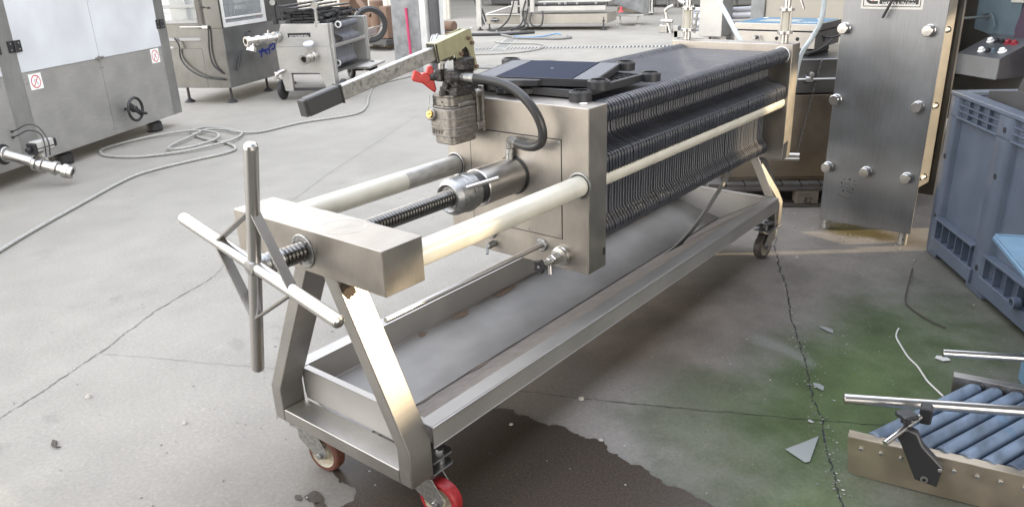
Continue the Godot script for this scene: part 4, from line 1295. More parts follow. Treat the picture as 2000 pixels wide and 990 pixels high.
# ---------------------------------------------------------------- small press
func build_small_press():
	var at = upright(-6.15, -4.28, .8682, -.4961)
	var t = thing("small_filter_press", "small stainless plate filter on black rubber wheels, beside machine with window", "filter press", at)
	var s = S.new()
	s.prism([Vector2(.049, .852), Vector2(.605, .846), Vector2(.600, .600), Vector2(-.045, .604)], -.055, 0, .003)
	part(t, "upper_panel", s, M.steel_satin)
	s = S.new()
	s.prism([Vector2(-.045, .6025), Vector2(.600, .5985), Vector2(.625, .095), Vector2(.520, .095), Vector2(.439, .305), Vector2(.098, .309), Vector2(.100, .105), Vector2(.0, .105), Vector2(-.036, .334)], -.055, -.001, .003)
	part(t, "lower_panel", s, M.steel_satin)
	s = S.new(); s.bb(V(.585, .10, -.11), V(.625, .846, -.0555), .003)
	part(t, "side_flange", s, M.steel_satin)
	s = S.new(); s.bb(V(.0, .10, -.11), V(.05, .6, -.0555), .003)
	part(t, "side_flange", s, M.steel_satin)
	s = S.new(); s.bb(V(.118, .706, .0), V(.390, .752, .003), .0008)
	var lab = part(t, "name_plate", s, M.sticker_black)
	text(lab, "lettering", "SEITZ ENZINGER NOLL", V(.254, .716, .0034), .034, M.print_white, "Droid Sans", Basis(), .0006, .68)
	text(lab, "lettering", "ORION", V(.255, .672, .0006), .034, M.print_grey, "Droid Sans", Basis(), .0006, .8)
	# valves on the front
	var v = butterfly_valve(t, V(.42, .505, 0), V(-.12, -.06, .99), .26, .042)
	s = S.new(); s.cyl(V(.41, .50, .10), V(.41, .60, .11), .026)
	part(v, "bonnet", s, M.steel_polish)
	s = S.new(); s.lathe(V(.408, .60, .112), V(0, .9, .35), [[0, .012], [.0, .035], [.045, .062], [.058, .060], [.060, .02], [.066, .012], [.066, 0]], 12)
	part(v, "valve_knob", s, M.tube_white)
	v = butterfly_valve(t, V(.02, .715, .0), V(-.55, -.03, .83), .42, .040)
	s = S.new(); s.lathe(V(-.17, .70, .28), V(-.1, -.75, .35), [[0, .03], [.06, .03], [.065, .05], [.12, .055], [.125, 0]], 14); s.cyl(V(-.02, .715, .06), V(.0, .715, .0), .062, .004)
	s.cyl(V(-.06, .71, .12), V(-.05, .80, .12), .014)
	part(v, "bonnet", s, M.steel_polish)
	s = S.new(); s.tube([V(.02, .345, .0), V(-.01, .335, .03), V(-.045, .31, .06), V(-.06, .27, .06)], .022, 10, 4); s.cyl(V(-.075, .32, .06), V(-.03, .31, .06), .018)
	s.lathe(V(-.05, .25, .06), V(0, 1, 0), [[-.01, 0], [-.01, .034], [.01, .034], [.012, .01]], 14)
	part(t, "drain_valve", s, M.steel_polish)
	# gauges
	for g in [[-.02, .90, 1.085], [.47, .86, 1.04]]:
		s = S.new(); s.cyl(V(g[0], g[1] - .05, -.03), V(g[0], g[1] + .01, -.03), .034, .003); s.cyl(V(g[0], g[1], -.03), V(g[0], g[2] - .03, -.03), .020)
		s.lathe(V(g[0], g[2], -.05), V(0, 0, 1), [[0, 0], [0, .038], [.004, .041], [.036, .041], [.040, .038], [.036, .034]], 24)
		var gg = part(t, "pressure_gauge", s, M.zinc if g[0] > .2 else M.black_plastic)
		s = S.new(); s.lathe(V(g[0], g[2], -.05), V(0, 0, 1), [[.036, .034], [.0362, 0]], 24)
		part(gg, "dial", s, M.machine_beige if g[0] > .2 else M.steel_grey)
	# rods, plates, tail
	for x_ in [.030, .590]:
		s = S.new(); s.cyl(V(x_, .59, -.05), V(x_, .59, -1.19), .0235, .001, 20)
		part(t, "guide_rod", s, M.steel_polish)
	var pm = plate_mesh()
	var groups = [[-.13, 4, "plate_grey"], [-.42, 30, "plate_grey"]]
	for g in groups:
		for i in g[1]:
			var o = MeshInstance3D.new(); o.mesh = pm; o.material_override = M.plate_grey if i % 13 else M.plate_black_1
			o.position = V(.31 + (.004 if i % 13 == 5 else 0.0), -.19, g[0] - i * .0195)
			o.name = "filter_plate"; t.add_child(o, true)
	s = S.new()
	for p in [[.567, .805], [.51, .365]]:
		s.pipe(V(p[0], p[1], -.405), V(p[0], p[1], -.418), .040, .026, 24)
	part(t, "port_ring", s, M.print_white)
	s = S.new(); s.bb(V(.01, .31, -1.245), V(.612, .842, -1.19), .003); s.bb(V(.52, .28, -1.26), V(.63, .845, -1.246), .002)
	part(t, "tail_plate", s, M.steel_satin)
	s = S.new(); s.cyl(V(.56, .625, -1.24), V(.56, .625, -1.66), .050, .004, 24); s.cyl(V(.59, .66, -1.24), V(.59, .665, -1.95), .012)
	s.tube([V(.60, .55, -1.26), V(.60, .57, -1.42)], .012, 8, 0); s.cyl(V(.58, .36, -1.28), V(.58, .52, -1.28), .012)
	part(t, "spindle", s, M.steel_polish)
	s = S.new(); s.bb(V(.02, .285, -1.24), V(.60, .31, -.06), .003)
	part(t, "drip_tray", s, M.steel_dark)
	s = S.new(); s.bb(V(.16, .19, -1.85), V(.62, .215, -1.20), .003); s.cyl(V(.36, .10, -1.76), V(.36, .29, -1.76), .055, .003); s.bb(V(.30, .215, -1.83), V(.42, .31, -1.2), .003)
	part(t, "tow_arm", s, M.steel_satin)
	# wheels: a pair in front, a twin castor behind
	var inv = at.affine_inverse()
	for w in [[V(-.062, .115, -.070), V(1, 0, 0)], [V(.685, .115, -.070), V(1, 0, 0)], [inv * V(-6.83, .115, -5.84), V(.75, 0, -.66)], [inv * V(-6.60, .115, -6.03), V(.75, 0, -.66)]]:
		s = S.new(); s.lathe(w[0], w[1], [[-.028, .055], [-.030, .075], [-.024, .104], [-.012, .115], [.012, .115], [.024, .104], [.030, .075], [.028, .055]], 32)
		var ty = part(t, "wheel", s, M.rubber)
		s = S.new()
		for k in [-1.0, 1.0]: s.lathe(w[0], w[1] * k, [[.028, .060], [.018, .055], [.012, .030], [.030, .024], [.036, .014], [.036, 0]], 24)
		part(ty, "rim", s, M.machine_dark)
	s = S.new(); s.bar(inv * V(-6.83, .115, -5.84), inv * V(-6.60, .115, -6.03), .03, .03, .002); s.bar(V(.0, .115, -.07), V(.62, .115, -.07), .03, .03, .002)
	part(t, "axle", s, M.machine_dark)
	# plates heaped on top
	var rg = RandomNumberGenerator.new(); rg.seed = 6
	var first = null
	for i in 8:
		var p = V(.28 + rg.randf_range(-.05, .05), .868 + .029 * (i / 2), -.36 - .50 * (i % 2) + rg.randf_range(-.03, .03))
		var xf = at * Transform3D(Basis(Vector3.UP, rg.randf_range(-.10, .10)) * Basis(V(1, 0, 0), rg.randf_range(-.02, .02)), p)
		var lb = "black filter plate, %s in the %s pile on the small press" % [["lowest", "second from below", "third from below", "topmost"][i / 2], ["front", "rear"][i % 2]]
		if first == null: first = loose_plate(lb, xf, true, "plates heaped on the small press")
		else: copy(first, xf, lb)
	for i in 3:
		s = S.new(); s.box(V(0, 0, 0), V(.10, .018, 1.25), .004)
		single("black_rail", s, M.plate_loose, ["uppermost long black strip lying over heaped plates of small press", "middle long black strip lying over heaped plates of small press", "lowest long black strip lying over heaped plates of small press"][i], "rail", "", at * Transform3D(Basis(Vector3.UP, .05 - .05 * i), V(.10 + i * .14, 1.045 - .022 * i, -.55)))
	return t

# ---------------------------------------------------------------- yard behind
func build_column():
	var t = thing("steel_column", "grey painted building column with chipped base and white edge strip", "column", upright(-6.86, -6.703, .997, -.0765))
	var s = S.new(); s.bb(V(-.02, 0, -.42), V(.500, 5.5, 0), .006)
	part(t, "shaft", s, M.concrete_post)
	s = S.new(); s.bb(V(.5005, 0, -.40), V(.612, 5.5, -.002), .004)
	part(t, "edge_strip", s, M.white_paint)
	s = S.new(); s.bb(V(-.045, 0, -.38), V(-.0205, 5.5, -.04), .002)
	part(t, "flange", s, M.dark_post)
	s = S.new(); s.cyl(V(.69, 0, -.10), V(.69, 5.5, -.10), .072, .002, 20)
	single("downpipe", s, M.dark_post, "dark round downpipe standing beside the white-edged column", "pipe", "", t.transform)
	s = S.new(); s.cyl(V(.274, .862, .012), V(.385, .05, .10), .019, .003, 12); s.cyl(V(.274, .862, .012), V(.2755, .85, .0135), .021)
	single("magenta_stick", s, M.magenta, "thin magenta stick leaning against the grey column", "stick", "", t.transform)

func build_yard():
	# corrugated wall
	var s = S.new()
	var x = -30.0
	while x < -13.0:
		s.prism([Vector2(x, 0), Vector2(x + .02, .0), Vector2(x + .05, -.035), Vector2(x + .16, -.035), Vector2(x + .19, 0), Vector2(x + .25, 0), Vector2(x + .25, .05), Vector2(x, .05)], 0, 9.5, 0.0)
		x += .25
	single("corrugated_wall", s, M.wall_beige, "pale ribbed sheet-metal wall at the back of the yard", "wall", "", Transform3D(Basis(V(1, 0, 0), V(0, 0, -1), V(0, 1, 0)), V(0, 0, -14.4)))
	# back shed
	var sh = thing("back_shed", "long open-fronted shed closing the far end of the yard", "shed")
	s = S.new(); s.bb(V(-40, 0, -25.3), V(8, 4.4, -25), .01); part(sh, "rear_wall", s, M.machine_dark)
	s = S.new(); s.bb(V(-40, 4.4, -21.3), V(8, 13, -21), .01); part(sh, "facade", s, M.shed_wall)
	s = S.new(); s.bb(V(-40, 4.2, -25), V(8, 4.39, -21), .01); part(sh, "ceiling", s, M.machine_dark)
	var rg = RandomNumberGenerator.new(); rg.seed = 31
	var xs = [-15.6, -14.2, -12.7, -11.0, -9.7, -8.5, -7.2, -5.8]
	var nm = ["first", "second", "third", "fourth", "fifth", "sixth", "seventh", "eighth"]
	for i in xs.size():
		var t = thing("dark_machine", "%s dark machine from the left in the row under the far shed" % nm[i], "machine", V(xs[i], 0, -19.2 - rg.randf() * .6), "machines under the far shed")
		var w = rg.randf_range(.9, 1.35); var h = rg.randf_range(1.1, 1.9)
		s = S.new(); s.bb(V(-w / 2, .25, -.9), V(w / 2, .55, 0), .01); s.bb(V(-w / 2 + .1, .55, -.8), V(w / 2 - .1, h, -.15), .02)
		part(t, "body", s, M.machine_dark)
		for a in [-1, 1]:
			for b in [-.85, -.05]:
				s = S.new(); s.cyl(V(a * (w / 2 - .06), 0, b), V(a * (w / 2 - .06), .25, b), .04)
				part(t, "leg", s, M.steel_dark)
			s = S.new(); s.bar(V(a * (w / 2 - .05), .55, .02), V(a * (w / 2 - .25), h, .02), .05, .05)
			part(t, "brace", s, M.steel_dark)
		for k in 4:
			s = S.new(); s.cyl(V(-w / 2 + .1, .62 + k * .11, .05), V(w / 2 - .1, .62 + k * .11, .05), .03, .002, 10)
			part(t, "roller", s, M.machine_dark)
	# filling line: low beige bed with a roller rail
	var at = upright(-9.817, -12.082, .9459, -.3244)
	var t = thing("roller_line", "long pale packing line with beige bed and black roller rail", "machine", at)
	s = S.new(); s.bb(V(.05, .135, -.9), V(.84, .325, -.05), .006); s.bb(V(.845, .135, -.9), V(2.735, .330, -.02), .006)
	part(t, "bed", s, M.machine_beige)
	s = S.new(); s.bb(V(1.24, .395, -.05), V(2.70, .490, .0), .006); s.bb(V(1.24, .56, -.30), V(2.78, .585, -.02), .004); s.bb(V(1.1, .60, -.5), V(2.9, .9, -.3), .006)
	part(t, "rail", s, M.machine_white)
	s = S.new(); s.cyl(V(1.25, .53, -.03), V(2.68, .53, -.03), .030, .002, 14)
	part(t, "black_roller", s, M.machine_dark)
	s = S.new()
	for k in [1.38, 1.70, 1.83, 2.08, 2.48]:
		for j in 3: s.cyl(V(k + j * .018, .53, -.03), V(k + j * .018 + .010, .53, -.03), .042, .002, 14)
	part(t, "roller_collar", s, M.zinc)
	for p in [[-.16, .0, .11], [.84, .0, .09]]:
		s = S.new(); s.bb(V(p[0], .08, -.10), V(p[0] + p[2], 1.9, 0), .005)
		part(t, "post", s, M.machine_white)
	s = S.new(); s.bar(V(.07, .352, -.02), V(.62, .50, -.02), .04, .022); s.bar(V(.05, .335, -.02), V(.85, .335, -.02), .05, .02); s.bar(V(.62, .50, -.02), V(.85, .50, -.02), .04, .022)
	part(t, "guide_strip", s, M.white_paint)
	for p in [[-.105, -.05], [.10, -.09], [.9, -.09], [2.66, -.03]]:
		s = S.new(); s.lathe(V(p[0], 0, p[1]), V(0, 1, 0), [[0, 0], [0, .075], [.012, .075], [.035, .035], [.05, .018], [.17, .016], [.17, .03], [.20, .03], [.20, .015], [.26, .015]], 16)
		part(t, "levelling_foot", s, M.machine_dark)
	s = S.new(); s.bb(V(.85, .40, -.05), V(1.02, .66, .02), .008); s.bb(V(1.08, .37, -.04), V(1.17, .80, .03), .008); s.bb(V(.66, .36, -.06), V(.80, .60, .02), .008)
	part(t, "valve_box", s, M.machine_white)
	s = S.new(); s.bb(V(.05, .52, -.7), V(.62, 1.5, -.35), .02); s.bb(V(.62, .345, -.6), V(.84, .62, -.1), .01)
	part(t, "dark_drive", s, M.machine_dark)
	s = S.new(); s.cyl(V(.24, .225, -.05), V(.24, .225, .06), .05); s.cyl(V(.20, .23, .05), V(.36, .23, .05), .028)
	part(t, "motor", s, M.steel_dark)
	for c in [[V(.80, .9, .06), V(.72, .5, .10), V(.62, .24, .12), V(.42, .06, .16), V(.25, .03, .2)], [V(.92, .40, .03), V(.95, .25, .10), V(.86, .10, .16), V(.55, .03, .24), V(.2, .025, .22)], [V(1.04, .45, .04), V(1.0, .24, .08), V(.98, .12, .14), V(.70, .025, .20)], [V(1.12, .37, .03), V(1.10, .20, .10), V(1.2, .10, .14), V(1.34, .11, .1), V(1.38, .26, .08), V(1.36, .40, .04)], [V(1.0, .62, .05), V(.93, .35, .08), V(.99, .2, .1), V(1.06, .10, .12), V(.9, .03, .18)], [V(-.2, 1.2, -.2), V(-.14, .7, -.1), V(-.02, .35, -.08), V(.02, .18, -.1)], [V(-.35, 1.2, -.25), V(-.22, .6, -.1), V(-.05, .26, -.05), V(.0, .12, -.05)]]:
		s = S.new(); s.tube(c, .018, 8, 6)
		part(t, "cable", s, M.cable)
	# feed cabinet beyond its end
	t = thing("grey_hopper", "grey sheet-metal hopper cabinet past the end of packing line", "machine", upright(-7.62, -13.9, .95, -.31))
	s = S.new(); s.prism([Vector2(0, .45), Vector2(.62, .25), Vector2(.62, 1.4), Vector2(0, 1.4)], -.7, 0, .006)
	part(t, "body", s, M.concrete_post)
	s = S.new(); s.bb(V(.0, .20, -.6), V(.64, .245, .02), .004)
	for x_ in [.1, .5]: s.lathe(V(x_, 0, -.1), V(0, 1, 0), [[0, 0], [0, .08], [.02, .08], [.05, .02], [.22, .02]], 14)
	part(t, "base_rail", s, M.steel_satin)
	t = thing("control_cabinet", "grey upright cabinet hung with loose white cables by wooden pallet", "cabinet", upright(-8.85, -16.6, .95, -.31))
	s = S.new(); s.bb(V(0, .38, -.6), V(.62, 1.8, 0), .01)
	part(t, "body", s, M.concrete_post)
	s = S.new()
	for x_ in [.1, .52]: s.bb(V(x_ - .04, 0, -.3), V(x_ + .04, .38, -.2), .004)
	part(t, "leg", s, M.machine_dark)
	for k in 3:
		s = S.new(); s.tube([V(.5 + .06 * k, 1.5, .03), V(.52 + .07 * k, .9, .08), V(.48 + .06 * k, .4, .10), V(.5 + .05 * k, .12, .12), V(.56 + .03 * k, .06, .14)], .016, 7, 5)
		part(t, "loose_cable", s, M.white_paint if k != 1 else M.machine_beige)
	t = thing("wooden_pallet", "pale wooden pallet lying by the far cabinet with white cables", "pallet", upright(-9.1, -16.45, .906, -.423))
	for i in 6:
		s = S.new(); s.box(V(.05 + i * .125, .20, -.4), V(.10, .022, .8), .002); part(t, "plank", s, M.wood_pale)
	for i in 3:
		s = S.new(); s.box(V(.36, .11, -.05 - i * .35), V(.74, .15, .08), .003); part(t, "runner", s, M.wood_pale)
	s = S.new(); s.lathe(V(.10, 0, .1), V(0, 1, 0), [[0, 0], [0, .07], [.05, .075], [.12, .06], [.14, .03], [.22, .03], [.22, 0]], 14)
	single("red_canister", s, M.print_red, "small red canister on the ground in front of far pallet", "canister", "", t.transform)
	# floor cables by the packing line
	var cab = [["grey_hose", "cable_grey", .022, "thick grey hose curving over the floor by the drain to the packing line", [V(-9.3, .022, -11.9), V(-8.9, .022, -11.45), V(-8.42, .022, -11.16), V(-8.15, .022, -11.0), V(-7.96, .022, -10.85), V(-7.4, .022, -10.95), V(-7.05, .022, -11.05), V(-6.98, .022, -11.3), V(-7.2, .022, -11.5)]],
		["blue_cable", "cable_blue", .012, "thin blue cable lying beside the thick grey hose by the packing line", [V(-8.3, .012, -11.25), V(-8.0, .012, -11.14), V(-7.72, .012, -11.38), V(-7.66, .03, -11.8), V(-7.5, .012, -11.7)]],
		["yellowed_cable", "hose_grey", .013, "pale looped cable lying across the slotted drain", [V(-8.02, .016, -10.3), V(-7.6, .02, -10.06), V(-6.96, .02, -10.2), V(-6.6, .02, -9.95), V(-6.42, .016, -9.5), V(-6.52, .016, -8.94), V(-7.03, .016, -8.5), V(-7.6, .016, -8.4)]],
		["black_cable", "cable", .03, "heavy black cable on the floor left of packing line foot", [V(-9.6, .03, -11.2), V(-9.35, .03, -11.05), V(-9.1, .03, -11.1), V(-8.6, .03, -11.4), V(-8.3, .03, -11.9)]],
		["dark_cable", "cable_grey", .010, "thin grey cable on the pale floor behind the loose plates", [V(-5.9, .01, -7.3), V(-5.3, .01, -7.45), V(-4.9, .01, -7.2), V(-4.6, .01, -6.7)]]]
	for c in cab:
		s = S.new(); s.tube(c[4], c[2], 8, 8)
		single(c[0], s, M[c[1]], c[3], "cable")
	# slotted drain and gratings
	drain(V(-9.6, 0, -8.24), V(-2.6, 0, -11.85), .26, .062, "slotted drain channel running across the pale yard", "drain_channel")
	drain(V(-7.05, 0, -9.2), V(-8.15, 0, -11.0), .24, .06, "short grated gully meeting the slotted drain at an angle", "floor_grating")
	drain(V(-6.02, 0, -7.30), V(-5.95, 0, -7.75), .14, .03, "small floor grating behind the pump lever", "floor_grating")
	# junk round the column
	s = S.new(); s.lathe(V(0, .30, 0), V(.9, 0, .45), [[-.06, .20], [-.07, .26], [-.04, .29], [.04, .29], [.07, .26], [.06, .20], [-.06, .20]], 32)
	single("old_tyre", s, M.rubber, "old black tyre standing behind the small press tail", "tyre", "", Transform3D(Basis(), V(-8.5, .22, -7.70)))
	for k in [[-9.35, -8.9, .62, "brown timber post left of the grey column"], [-9.75, -8.95, .66, "darker timber post behind the old tyre"]]:
		s = S.new(); s.bb(V(-.09, 0, -.06), V(.09, k[2], .06), .004)
		single("timber_post", s, M.wood_pale, k[3], "post", "", Transform3D(Basis(Vector3.UP, .3), V(k[0], 0, k[1])))
	t = thing("rusty_engine", "rusty brown engine block heap on a skid left of the column", "engine", V(-9.75, 0, -8.65))
	s = S.new(); s.bb(V(-.6, .10, -.3), V(.9, .2, .3), .01); part(t, "skid", s, M.machine_dark)
	s = S.new(); s.cyl(V(-.2, .45, -.1), V(.5, .45, -.1), .22, .02); s.bb(V(-.4, .2, -.25), V(-.1, .9, .2), .02); s.cyl(V(.5, .2, .1), V(.5, .85, .1), .12, .02); s.bb(V(.65, .2, -.2), V(.85, .75, .2), .02)
	part(t, "block", s, M.rust)
	s = S.new(); s.tube([V(-.3, .9, .1), V(-.1, 1.0, .1), V(.2, .8, .2), V(.45, .6, .2)], .05, 10, 5); s.cyl(V(-.1, .3, .3), V(.2, .3, .3), .10, .01)
	part(t, "pipes", s, M.rust)
	t = thing("motor_pump", "brown motor with a white end cap right of the downpipe", "pump", V(-7.95, 0, -8.80))
	s = S.new(); s.cyl(V(.02, .42, 0), V(.32, .42, .0), .085, .01); s.bb(V(.0, .12, -.1), V(.38, .32, .1), .02); s.bb(V(-.05, 0, -.1), V(.5, .12, .12), .01)
	part(t, "motor", s, M.rust)
	s = S.new(); s.cyl(V(-.16, .42, 0), V(.0, .42, 0), .092, .01); s.cyl(V(.04, .42, 0), V(.08, .42, 0), .10, .01)
	part(t, "end_cap", s, M.white_paint)
	s = S.new(); s.bar(V(-.62, 1.9, 0), V(.1, .0, 0), .045, .045, .004)
	single("grey_strut", s, M.concrete_post, "grey strut leaning down over the brown motor", "strut", "", Transform3D(Basis(), V(-8.75, 0, -9.75)))
	s = S.new(); s.bb(V(0, 0, 0), V(.30, .10, .16), .02); s.bar(V(.25, .08, .1), V(.45, .30, .1), .06, .02)
	single("white_offcut", s, M.white_paint, "white plastic offcut lying beside the brown motor", "offcut", "", Transform3D(Basis(), V(-8.6, 0, -9.9)))

func drain(a, b, w, pitch, label, called):
	var d = (b - a).normalized(); var n = V(-d.z, 0, d.x)
	var t = thing(called, label, "drain", Transform3D(Basis(d, Vector3.UP, -d.cross(Vector3.UP) * -1.0), a))
	var l = (b - a).length()
	var s = S.new()
	s.quad(V(0, .002, -w / 2), V(l, .002, -w / 2), V(l, .002, w / 2), V(0, .002, w / 2), Vector3.UP)
	part(t, "gully", s, M.dark_gap)
	s = S.new()
	var k = int(l / pitch)
	for i in k: s.box(V(i * pitch + pitch * .25, .0034, 0), V(pitch * .50, .0012, w * .96), 0.0)
	for e in [-1, 1]: s.box(V(l / 2, .0036, e * w * .5), V(l, .0016, .025), 0.0)
	var p = part(t, "bars", s, M.machine_white)
	if k > 40: p.set_meta("kind", "stuff")

# ---------------------------------------------------------------- right side
func build_exchanger():
	var at = upright(.366, -3.101, .9922, .1249)
	var t = thing("plate_exchanger", "tall grey stainless plate exchanger with round bolt heads and a sign at its top", "machine", at)
	var s = S.new(); s.prism([Vector2(-.0275, .052), Vector2(.449, .072), Vector2(.468, 1.95), Vector2(-.024, 1.95)], -.012, 0, .002)
	var front = part(t, "front_plate", s, M.steel_phe)
	s = S.new(); s.bb(V(-.02, .31, -.165), V(.446, 1.95, -.030), .003)
	part(t, "pressure_plate", s, M.steel)
	s = S.new(); s.bb(V(.0, .35, -.193), V(.43, 1.9, -.166), .002)
	part(t, "plate_pack", s, M.steel_dark)
	s = S.new(); s.bb(V(-.02, .235, -.216), V(.468, 1.95, -.194), .003)
	part(t, "back_plate", s, M.steel_dark)
	for y in [1.072, .716, .360]:
		s = S.new(); s.cyl(V(.4475, y, -.014), V(.4475, y, -.075), .011, .002, 16)
		var rod = part(t, "spacer_rod", s, M.steel_satin)
		s = S.new(); s.lathe(V(.4475, y, -.075), V(0, 0, 1), [[-.006, .011], [-.006, .0155], [0, .0155], [0, .011]], 16)
		part(rod, "ring", s, M.rubber)
	for b in [[-.005, 1.068], [.394, 1.072], [-.007, .712], [.396, .716], [-.009, .352], [.194, .358], [.395, .360], [-.004, 1.45], [.395, 1.45]]:
		s = S.new(); s.lathe(V(b[0], b[1], 0), V(0, 0, 1), [[0, .0285], [.004, .0285], [.006, .026], [.034, .026], [.038, .023], [.0385, 0]], 26)
		s.cyl(V(b[0], b[1], -.30), V(b[0], b[1], 0), .0125, .001, 16); s.lathe(V(b[0], b[1], -.285), V(0, 0, 1), [[0, 0], [0, .02], [.02, .022], [.022, .012]], 16)
		s.lathe(V(b[0], b[1], -.104), V(0, 0, 1), [[0, .0205], [.002, .0195], [.002, .013]], 18)
		part(t, "clamp_bolt", s, M.steel_polish)
	for f in [[.003, .052], [.408, .071]]:
		s = S.new(); s.cyl(V(f[0], 0, -.03), V(f[0], f[1] + .004, -.03), .0215, .002, 22)
		var ft = part(t, "foot", s, M.steel_satin)
		s = S.new(); s.cyl(V(f[0] + .008, .032, -.0098), V(f[0] + .008, .032, -.0084), .004, .0005, 10)
		part(ft, "pin_hole", s, M.dark_gap)
	# scattered drill holes in the plate
	var rg = RandomNumberGenerator.new(); rg.seed = 3
	for h in [[.085, .298, 3], [.112, .302, 5], [.138, .298, 3], [.072, .277, 4.5], [.091, .276, 3], [.106, .277, 3], [.148, .280, 2.5], [.078, .257, 2.8], [.093, .258, 2.6], [.105, .253, 2.8], [.119, .259, 3], [.135, .252, 4.5], [.086, .236, 5], [.107, .239, 3], [.118, .241, 3], [.121, .232, 3], [.132, .233, 3], [.070, .250, 2], [.099, .228, 1.5]]:
		s = S.new(); s.cyl(V(h[0], h[1], 0), V(h[0], h[1], .0006), h[2] * .001, .0001, 12)
		part(front, "drill_hole", s, M.dark_gap)
	s = S.new()
	var prev = V(.062, .215, .0006)
	for k in 14:
		var a = lerpf(3.75, 5.2, k / 13.0)
		var q = V(.105 + cos(a) * .056, .245 + sin(a) * .048, .0006)
		s.bar(prev, q, .0010, .003, 0.0, V(0, 1, 0)); prev = q
	part(front, "rust_mark", s, M.rust)
	# sign
	s = S.new(); s.bb(V(.060, 1.163, 0), V(.350, 1.34, .0012), .0004)
	var sign_ = part(t, "maker_sign", s, M.steel_satin)
	s = S.new()
	s.bb(V(.070, 1.174, .0012), V(.338, 1.1775, .0020), 0.0); s.bb(V(.070, 1.1777, .0012), V(.0735, 1.33, .0020), 0.0); s.bb(V(.3345, 1.1777, .0012), V(.338, 1.33, .0020), 0.0)
	s.bb(V(.148, 1.186, .0012), V(.3275, 1.33, .0020), 0.0)
	# big letter C, its lower bow in view
	var c0 = V(.118, 1.225, .0016)
	var p0 = c0 + V(.024, -.030, 0)
	s.bb(V(.112, 1.186, .0012), V(.140, 1.200, .0020), 0.0)
	for k in 10:
		var a = lerpf(-PI / 2, -PI, k / 10.0); var b = lerpf(-PI / 2, -PI, (k + 1) / 10.0)
		var cc = V(.112, 1.220, .0020)
		s.quad(cc + V(cos(a), sin(a), 0) * .034, cc + V(cos(a), sin(a), 0) * .020, cc + V(cos(b), sin(b), 0) * .020, cc + V(cos(b), sin(b), 0) * .034, V(0, 0, 1))
	s.bb(V(.078, 1.2202, .0012), V(.092, 1.30, .0020), 0.0)
	part(sign_, "black_print", s, M.sticker_black)
	s = S.new(); s.cyl(V(.117, 1.213, .0012), V(.117, 1.213, .0018), .011, .0002, 18)
	part(sign_, "red_dot", s, M.print_red)
	text(sign_, "lettering", "VAZZOLA-TV-Italy", V(.2385, 1.1895, .0024), .020, M.print_white, "Droid Sans", Basis(), .0005, .98)
	text(sign_, "lettering", "P A N I", V(.290, 1.2075, .0024), .013, M.print_white, "Droid Sans", Basis(), .0005, 1.0)
	s = S.new(); s.bar(V(.258, 1.30, .035), V(.183, 1.125, .030), .008, .017, .001, V(0, 0, 1)); s.cyl(V(.24, 1.26, 0), V(.24, 1.26, .036), .012)
	part(t, "lever", s, M.black_plastic)

